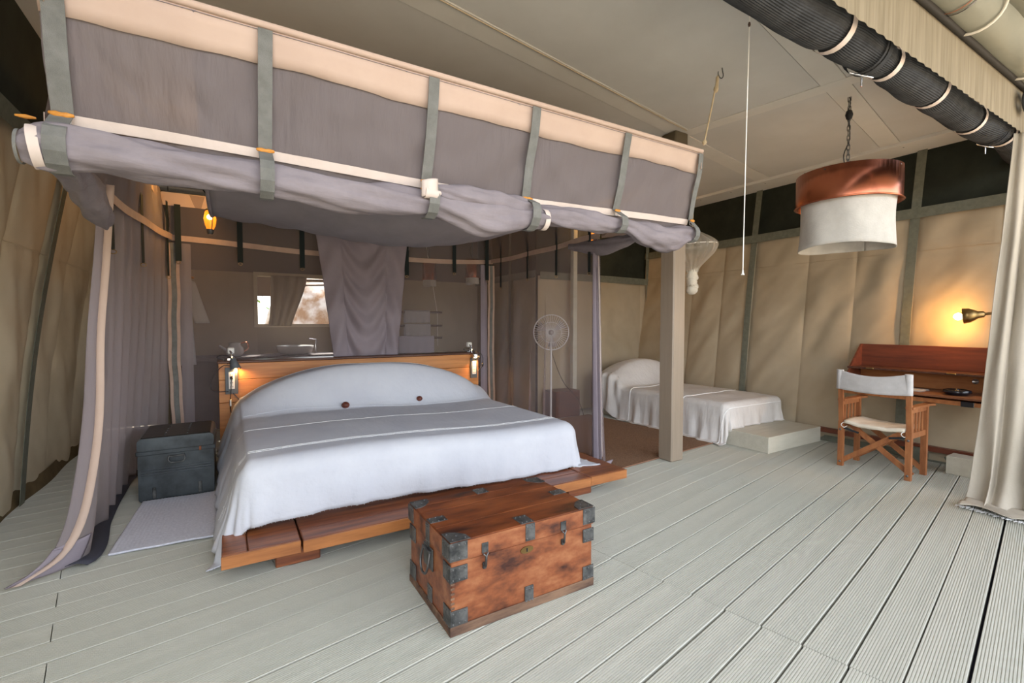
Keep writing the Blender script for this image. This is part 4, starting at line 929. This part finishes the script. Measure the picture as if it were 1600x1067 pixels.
# rope stretched across the ceiling
a_ = UN(-.9, 2.40); b_ = UN(4.37, 2.395)
tag(MB().tube([(*UN(-.6, 2.395), 3.283), (*b_, 3.283)], .004, 5).build('ceiling_cord', 'rope'), 'thin pale cord running along the ceiling joint', 'cord')

# ------------------------------------------------------------------ pull cord
pc = thing('pull_cord', 'white light pull cord hanging from ceiling left of big pendant', 'cord', (2.66, 1.72, 1.69))
MB().tube([(2.666, 1.716, 3.295), (2.66, 1.72, 2.6), (2.655, 1.723, 1.72)], .0028, 6).build('cord', 'whitecord', pc)
MB().lathe([(0, .03), (.004, .03), (.006, .012), (.011, 0), (0, 0)], (2.655, 1.723, 1.69), 12).build('bell_end', 'whiteplastic', pc)
MB().ball((2.664, 1.717, 3.16), .008, 8, (1, 1, 2)).build('connector', 'darkwood', pc)

# ------------------------------------------------------------------ bunched small bed net
bn = thing('knotted_bed_net', 'white bed net tied in a knot hanging over the small bed', 'mosquito net', (5.28, 4.1, 1.9))
bc = Vector((5.22, 4.1, 0))
MB().tube([(bc.x, bc.y, 3.29), (bc.x, bc.y, 2.62)], .008, 6).build('cord', 'rope', bn)
def ring(r, z, sx=1.0): return [bc + Vector((r * math.cos(2 * math.pi * i / 40) * sx, r * math.sin(2 * math.pi * i / 40), z + .02 * math.cos(2 * math.pi * i / 40))) for i in range(41)]
MB().tube(ring(.30, 2.42), .007, 6).build('hoop', 'whitecord', bn)
def bf(u, v):
    a = 2 * math.pi * u
    r, z = interp([(0, .01, 2.63), (.35, .30, 2.42), (.75, .10, 2.14), (1, .065, 2.06)], v)
    r *= 1 + .08 * math.sin(a * 16) * min(1, v * 2)
    return bc + Vector((r * math.cos(a), r * math.sin(a), z + (.02 * math.cos(a) if v < .5 else 0)))
MB().grid(bf, 96, 24).build('net_cone', 'bunch', bn)
for k in range(10):
    a = k * .628; MB().tube([bc + Vector((0, 0, 2.62)), bc + Vector((.30 * math.cos(a), .30 * math.sin(a), 2.42 + .02 * math.cos(a)))], .0018, 4).build('stay_cord', 'whitecord', bn)
MB().tube([bc + Vector((.01 * math.sin(i), 0, 2.12 - i * .016)) for i in range(17)], lambda i, a: .068 + .009 * math.sin(i * 1.7 + a) + .012 * nz(math.cos(a) * 3, math.sin(a) * 3, i * .5), 18).build('wrapped_bundle', 'bunchsolid', bn)
MB().ball(bc + Vector((0, 0, 1.84)), .075, 18, (1, 1, .9)).build('tail', 'bunchsolid', bn)

# ------------------------------------------------------------------ pedestal fan
fx, fy, fz = 3.78, 5.25, 1.275
fa = thing('pedestal_fan', 'pedestal fan with round wire guard seen through right net', 'fan', (fx, fy, 0))
fd = Vector((-fx, -fy, 0)).normalized(); q_ = Vector((0, 0, 1)).rotation_difference(fd)
def fp(r, a, h): return Vector((fx, fy, fz)) + q_ @ Vector((r * math.cos(a), r * math.sin(a), h))
gd = MB()
for k in range(44):
    a = 2 * math.pi * k / 44; gd.tube([fp(.04, a, .06), fp(.15, a, .055), fp(.235, a, .0), fp(.15, a, -.05)], .0034, 4, cap=False)
for r, h in ((.24, 0), (.04, .06), (.14, .057)): gd.tube([fp(r, 2 * math.pi * i / 40, h) for i in range(41)], .004 if r < .23 else .008, 5, cap=False)
gd.build('wire_guard', 'clearedge', fa)
for k in range(3):
    a0 = k * 2.094
    MB().grid(lambda u, v: fp(lerp(.03, .2, u), a0 + lerp(-.28, .28, v) * (.5 + u * .8), .02 * (v - .5)), 6, 4).build('blade', 'fanblade', fa, thick=.002)
MB().lathe([(0, .068), (.025, .065), (.03, .05), (.03, .0), (.04, -.04), (.045, -.16), (0, -.17)], (fx, fy, fz), 18, fd).build('motor', 'fanblade', fa)
MB().tube([(fx, fy, .03), (fx, fy, fz - .05)], .013, 8).build('pole', 'clearedge', fa)
MB().lathe([(0, .04), (.05, .04), (.18, .02), (.19, 0), (0, 0)], (fx, fy, .002), 28).build('base', 'greyplate', fa)
MB().tube(curve_pts([(fx + .05, fy + .1, 1.15), (fx + .12, fy + .1, .9), (fx + .3, fy + .1, .55), (fx + .55, fy + .1, .3), (fx + .75, fy + .2, .02)], 24), .004, 5).build('cable', 'black', fa)
bx_ = bx('brown_box', 'headdark', None, 4.05, 4.5, 5.5, 5.8, .013, .40, .01); tag(bx_, 'dark brown box standing behind the fan at the canvas wall', 'box')
sp_ = MB().box(4.52, 4.60, 5.70, 5.78, 0, 3.29, .008).build('canvas_pole', 'deckbox'); tag(sp_, 'pale slim pole in front of rear canvas wall behind net', 'pole')

# ------------------------------------------------------------------ bathroom things
ctb = thing('bathroom_counter', 'long dark bathroom counter beneath the rear window', 'counter', (.9, 7.6, 0))
bx('worktop', 'counter', ctb, -.7, 1.9, 7.25, 7.85, .90, .95); bx('front_panel', 'counter', ctb, -.65, 1.85, 7.3, 7.34, 0, .899)
for x in (-.66, .6, 1.8): bx('support', 'counter', ctb, x, x + .05, 7.345, 7.8, 0, .899)
MB2 = MB().lathe([(0, .0), (.16, .0), (.23, .03), (.25, .12), (.24, .125), (.215, .035), (0, .02)], (.82, 7.5, .952), 32)
tag(MB2.build('wash_basin', 'ceramic'), 'white round wash basin on the dark bathroom counter', 'basin')
tp = thing('tap', 'slim tap beside the white wash basin', 'tap', (1.12, 7.62, .95)); MB().tube([(1.12, 7.62, .952), (1.12, 7.62, 1.16)], .014, 8).build('stem', 'chrome', tp); MB().tube([(1.12, 7.62, 1.15), (1.02, 7.58, 1.17)], .011, 8).build('spout', 'chrome', tp)
jug = thing('enamel_jug', 'pale jug with curved handle on bathroom counter', 'jug', (.06, 7.45, .95))
MB().lathe([(0, .0), (.08, .0), (.11, .05), (.10, .11), (.07, .15), (.075, .18), (.07, .18), (.0, .19)], (.06, 7.45, .952), 24).build('body', 'ceramic', jug)
MB().tube(curve_pts([(.15, 7.45, 1.0), (.22, 7.45, 1.06), (.2, 7.45, 1.14), (.12, 7.45, 1.12)], 14), .009, 6).build('handle', 'copper', jug)
MB().tube([(-.03, 7.45, 1.03), (-.12, 7.45, 1.10)], [.02, .012], 8).build('spout', 'ceramic', jug)
for (x, z, l) in ((1.72, .95, 'left'), (1.80, .95, 'right')):
    tag(MB().lathe([(0, 0), (.035, 0), (.035, .13), (.014, .16), (.014, .2), (0, .2)], (x, 7.5, z + .002), 16).build('bottle', 'greyplate'), f'small dark bottle at right end of counter, {l} one', 'bottle')
ld = thing('towel_ladder', 'hanging rope ladder of three dark sticks holding towels in bathroom', 'towel rack', (2.6, 7.4, .9))
for s in (-1, 1):
    MB().tube([(2.66 + s * .04, 7.4, 3.29), (2.66 + s * .33, 7.4, 1.56), (2.66 + s * .33, 7.4, 1.02)], .007, 6).build('rope', 'ropewhite', ld)
for z in (1.58, 1.36, 1.16): MB().tube([(2.25, 7.4, z), (2.68, 7.4, z + .006), (3.07, 7.4, z)], .016, 8).build('rung', 'darkwood', ld)
def towel(x0, x1, z, dz, m, lab):
    def tf(u, v):
        x = lerp(x0, x1, u); a = (v - .5) * 2; 
        if abs(a) < .15: ang = a / .15 * math.pi / 2; return Vector((x, 7.4 + .024 * math.sin(ang), z + .024 * math.cos(ang)))
        s = 1 if a > 0 else -1; t = (abs(a) - .15) / .85
        return Vector((x, 7.4 + s * (.024 + .01 * math.sin(u * 25) * t), z - t * dz))
    tag(MB().grid(tf, 30, 24).build('towel', m, thick=.008), lab, 'towel')
towel(2.42, 2.85, 1.585, .18, 'towel', 'pale grey towel folded over top rung of the rope ladder')
towel(2.42, 2.86, 1.365, .17, 'towel', 'darker grey towel folded over middle rung of the rope ladder')
towel(2.32, 2.92, 1.165, .42, 'towelmauve', 'long lilac towel hanging from bottom rung of the rope ladder')
rb = thing('hanging_robe', 'short-sleeved pale robe on a hanger behind left corner of net', 'robe', (-.5, 6.8, 1.2))
def rbf(u, v):
    x = lerp(-.80, -.36, u) ; w_ = lerp(.8, 1.05, v)
    return Vector((-.58 + (x + .58) * w_, 6.8 - .05 * math.sin(math.pi * u) + .01 * math.sin(u * 20), lerp(2.0 - .10 * abs(u - .5) * 2, .9, v)))
MB().grid(rbf, 20, 20).build('body', 'towel', rb, thick=.012)
MB().grid(lambda u, v: Vector((lerp(-.42, -.40, v) + lerp(-.05, .10, u) + .12 * v - .02, 6.78 - .02 * math.sin(3.1 * u), lerp(1.97 - .08 * u, 1.40, v))), 8, 12).build('sleeve', 'robe', rb, thick=.012)
MB().tube([(-.80, 6.8, 1.93), (-.58, 6.8, 2.03), (-.35, 6.8, 1.94)], .012, 6).build('hanger', 'toggle', rb)
MB().tube([(-.58, 6.8, 2.03), (-.58, 6.8, 2.2), (-.58, 6.8, 3.29)], .005, 5).build('hanger_hook', 'iron', rb)
# window drape tied in the middle
def wf(u, v):
    c_ = lerp(.80, .66, v ** 1.3); hw = lerp(.25, .16, ss(0, 1, v))
    return Vector((c_ + (u - .5) * 2 * hw, 7.93 + .02 * math.sin(u * 22), lerp(2.12, 1.36, v)))
tag(MB().grid(wf, 36, 20).build('window_drape', 'canvas', thick=.004), 'khaki cloth drape gathered in the bathroom window', 'curtain')
pr_ = thing('outdoor_rail', 'grey rail crossing outside the top of bathroom window', 'rail', (1.2, 8.75, -.7)); MB().box(.2, .8, 8.6, 8.64, 1.84, 2.3).build('eave_board', 'bark', pr_); MB().tube([(.2, 8.7, 2.1), (2.4, 8.7, 2.16)], .025, 8).build('bar', 'bark', pr_); MB().tube([(.2, 8.8, 2.0), (2.4, 8.8, 2.12)], .015, 8).build('bar', 'bark', pr_); MB().tube([(2.35, 8.75, -.7), (2.35, 8.75, 2.2)], .04, 8).build('upright', 'bark', pr_); MB().tube([(.2, 8.75, -.7), (.2, 8.75, 2.2)], .04, 8).build('upright', 'bark', pr_)

# ------------------------------------------------------------------ rolled dark screen along the open front
YS, ZSR = 1.38, 3.025
srt = thing('rolled_screen', 'long ribbed charcoal screen rolled up under the front edge of ceiling', 'rolled screen', (4.3, YS, ZSR))
def scx(i): return 1.4 + i * .04
nseg = 130
def scc(x): return (YS + .012 * math.sin(x * 3), ZSR + .012 * math.sin(x * 4.5 + 1))
knots = [2.92, 3.52, 4.25, 5.05, 5.75]
def rr(i, a):
    x = scx(i); q = .112 - .0 * x
    for k in knots: q -= .020 * math.exp(-((x - k) / .07) ** 2)
    q += .010 * math.sin(x * 5) + .008 * nz(x * 4, math.cos(a), math.sin(a))
    return q + .0019 * math.cos(60 * a + x * 1.5)
MB().tube([(scx(i), *scc(scx(i))) for i in range(nseg)], rr, 240, smooth=False).build('screen_roll', 'screenroll', srt)
for k in knots:
    so = MB().tube([(k - .024, *scc(k)), (k + .024, *scc(k))], lambda i, a: .109 + .010 * math.sin(k * 5), 24, cap=False).build('tie_strap', 'pinkpale', srt)
    MB().tube([(k + .01 + .02 * math.cos(a / 8 * 6.283), YS - .10, ZSR + .09 + .026 * math.sin(a / 8 * 6.283)) for a in range(9)], .004, 5).build('ring', 'iron', so)
for k in (3.33, 5.55):
    MB().tube([(k - .02, YS, ZSR), (k + .02, YS, ZSR)], .125, 30, cap=False).tube([(k - .05, YS, ZSR), (k - .03, YS, ZSR)], .122, 30, cap=False).build('overlap_cuff', 'screenroll', srt)
    MB().tube([(k - .06, YS + .07, ZSR - .10), (k, YS + .02, ZSR - .125), (k + .07, YS - .0, ZSR - .125)], .006, 6).tube([(k, YS + .03, ZSR - .12), (k, YS + .03, ZSR - .185)], .005, 6).build('zip_pull', 'chrome', srt)
# fascia, welting
fs = struct(MB().grid(lambda u, v: Vector((lerp(1.2, 6.35, u), 1.222 + .004 * math.sin(u * 300) * (1 - v), lerp(2.98, 3.33, v))), 300, 3).build('trim_3', 'fascia'))
wt = struct(MB().tube([(1.2, 1.20, 3.315), (6.3, 1.20, 3.315)], .022, 8).tube([(1.2, 1.19, 3.345), (6.3, 1.19, 3.345)], .018, 8).build('trim_4', 'edgedark'))
for k in range(9): MB().tube([(1.9 + k * .52, 1.228, 3.2), (1.9 + k * .52, 1.232, 3.16), (1.92 + k * .52, 1.232, 3.155)], .003, 5).build('fascia_hook', 'iron', fs)
# rolled tarp and fly sheet outside
tpz, tpy = 3.43, 1.13
tt = thing('rolled_tarpaulin', 'thick olive tarpaulin roll lashed outside the front ceiling edge', 'rolled tarpaulin', (4.6, tpy, tpz))
MB().tube([(1.6 + i * .1, tpy, tpz) for i in range(58)], lambda i, a: .125 + .006 * nz(i * .3, math.cos(a) * 2, math.sin(a) * 2) , 36).build('tarp_roll', 'tarp', tt)
for k in (3.82, 3.86): MB().tube([(k, tpy, tpz), (k + .012, tpy, tpz)], .133, 30, cap=False).build('roll_seam', 'leather' if k < 3.84 else 'black', tt)
for k in (4.2, 5.3):
    MB().tube([(k, tpy + .14 * math.cos(R(a)), tpz + .14 * math.sin(R(a))) for a in range(70, -200, -15)], .009, 6).build('lashing_rope', 'ropewhite', tt)
fly = MB().grid(lambda u, v: Vector((lerp(1.0, 6.6, u), lerp(1.06, -1.4, v), 3.45 + .35 * v + .02 * math.sin(u * 9))), 30, 16)
fo = fly.build('fly_sheet', 'tarp', thick=.006); tag(fo, 'olive canvas fly sheet stretched above the open deck front', 'canopy')
MB().grid(lambda u, v: Vector((lerp(1.0, 6.6, u), .80 + .03 * v, 3.48)), 20, 1).build('seam_strip', 'edgedark', fo)
pu = thing('rope_pulley', 'round grey pulley with rope under the olive fly sheet', 'pulley', (4.35, .86, 3.4))
MB().lathe([(0, -.012), (.035, -.012), (.04, 0), (.035, .012), (0, .012)], (4.36, .83, 3.36), 24, (.6, .8, .1)).build('wheel', 'steel', pu)
MB().tube([(4.34 + .03 * math.cos(a), .86, 3.41 + .03 * math.sin(a)) for a in [i * .63 for i in range(11)]], .006, 6).build('ring', 'iron', pu)
MB().tube(curve_pts([(4.36, .86, 3.36), (4.6, .95, 3.30), (4.95, 1.05, 3.28), (5.1, 1.1, 3.27)], 16), .009, 6).build('rope', 'ropewhite', pu)
coil = thing('black_coil', 'black coiled screen end above the right curtain', 'coil', (5.6, 1.2, 3.2))
for r in (.10, .075, .05): MB().tube([(5.55 + r * math.cos(a / 24 * 6.283), 1.17, 3.18 + r * .8 * math.sin(a / 24 * 6.283)) for a in range(25)], .014, 8).build('coil_turn', 'screenroll', coil)

# ------------------------------------------------------------------ cream curtain at right
def CU(u, v):
    top = Vector((lerp(5.42, 5.75, u), lerp(1.20, .95, u), 2.92)); bot = Vector((lerp(4.95, 4.92, u), lerp(1.27, .62, u), .012))
    w_ = v ** 1.15; p = top.lerp(bot, w_); p.z = lerp(2.92, .012, v)
    s = .035 * (.5 + .6 * v)
    p.x += s * math.sin(u * 34 + 2 * nz(u * 4, v * 2)) + .02 * nz(u * 6, v * 5); p.y += s * .7 * math.cos(u * 21 + v)
    if v > .93: k = (v - .93) / .07; p.x -= .07 * k * k * (1 + .6 * math.sin(u * 9)); p.z = max(.012, p.z * (1 - .2 * k) + .03 * (1 - k) * abs(math.sin(u * 12)))
    return p
cu = thing('cream_curtain', 'cream linen curtain hanging to the deck at far right', 'curtain', (5.1, 1.0, 0))
MB().grid(CU, 150, 70).build('curtain_cloth', 'creased', cu, thick=.004)
MB().grid(lambda u, v: Vector((lerp(4.72, 5.0, u) + .02 * math.sin(v * 9), lerp(1.28, .80, v), .022 + .022 * abs(math.sin(u * 7 + v * 5)))), 26, 26).build('puddled_hem', 'creased', cu, thick=.004)
fr = MB()
for i in range(140):
    p = Vector((4.74 + random.random() * .05 - .06 * (i / 140), 1.29 - .45 * i / 140, .014)); fr.tube([p, p + Vector((-.03 - random.random() * .02, (random.random() - .5) * .03, 0))], .0016, 3)
fr.build('hem_fringe', 'fringe', cu, kind='stuff')
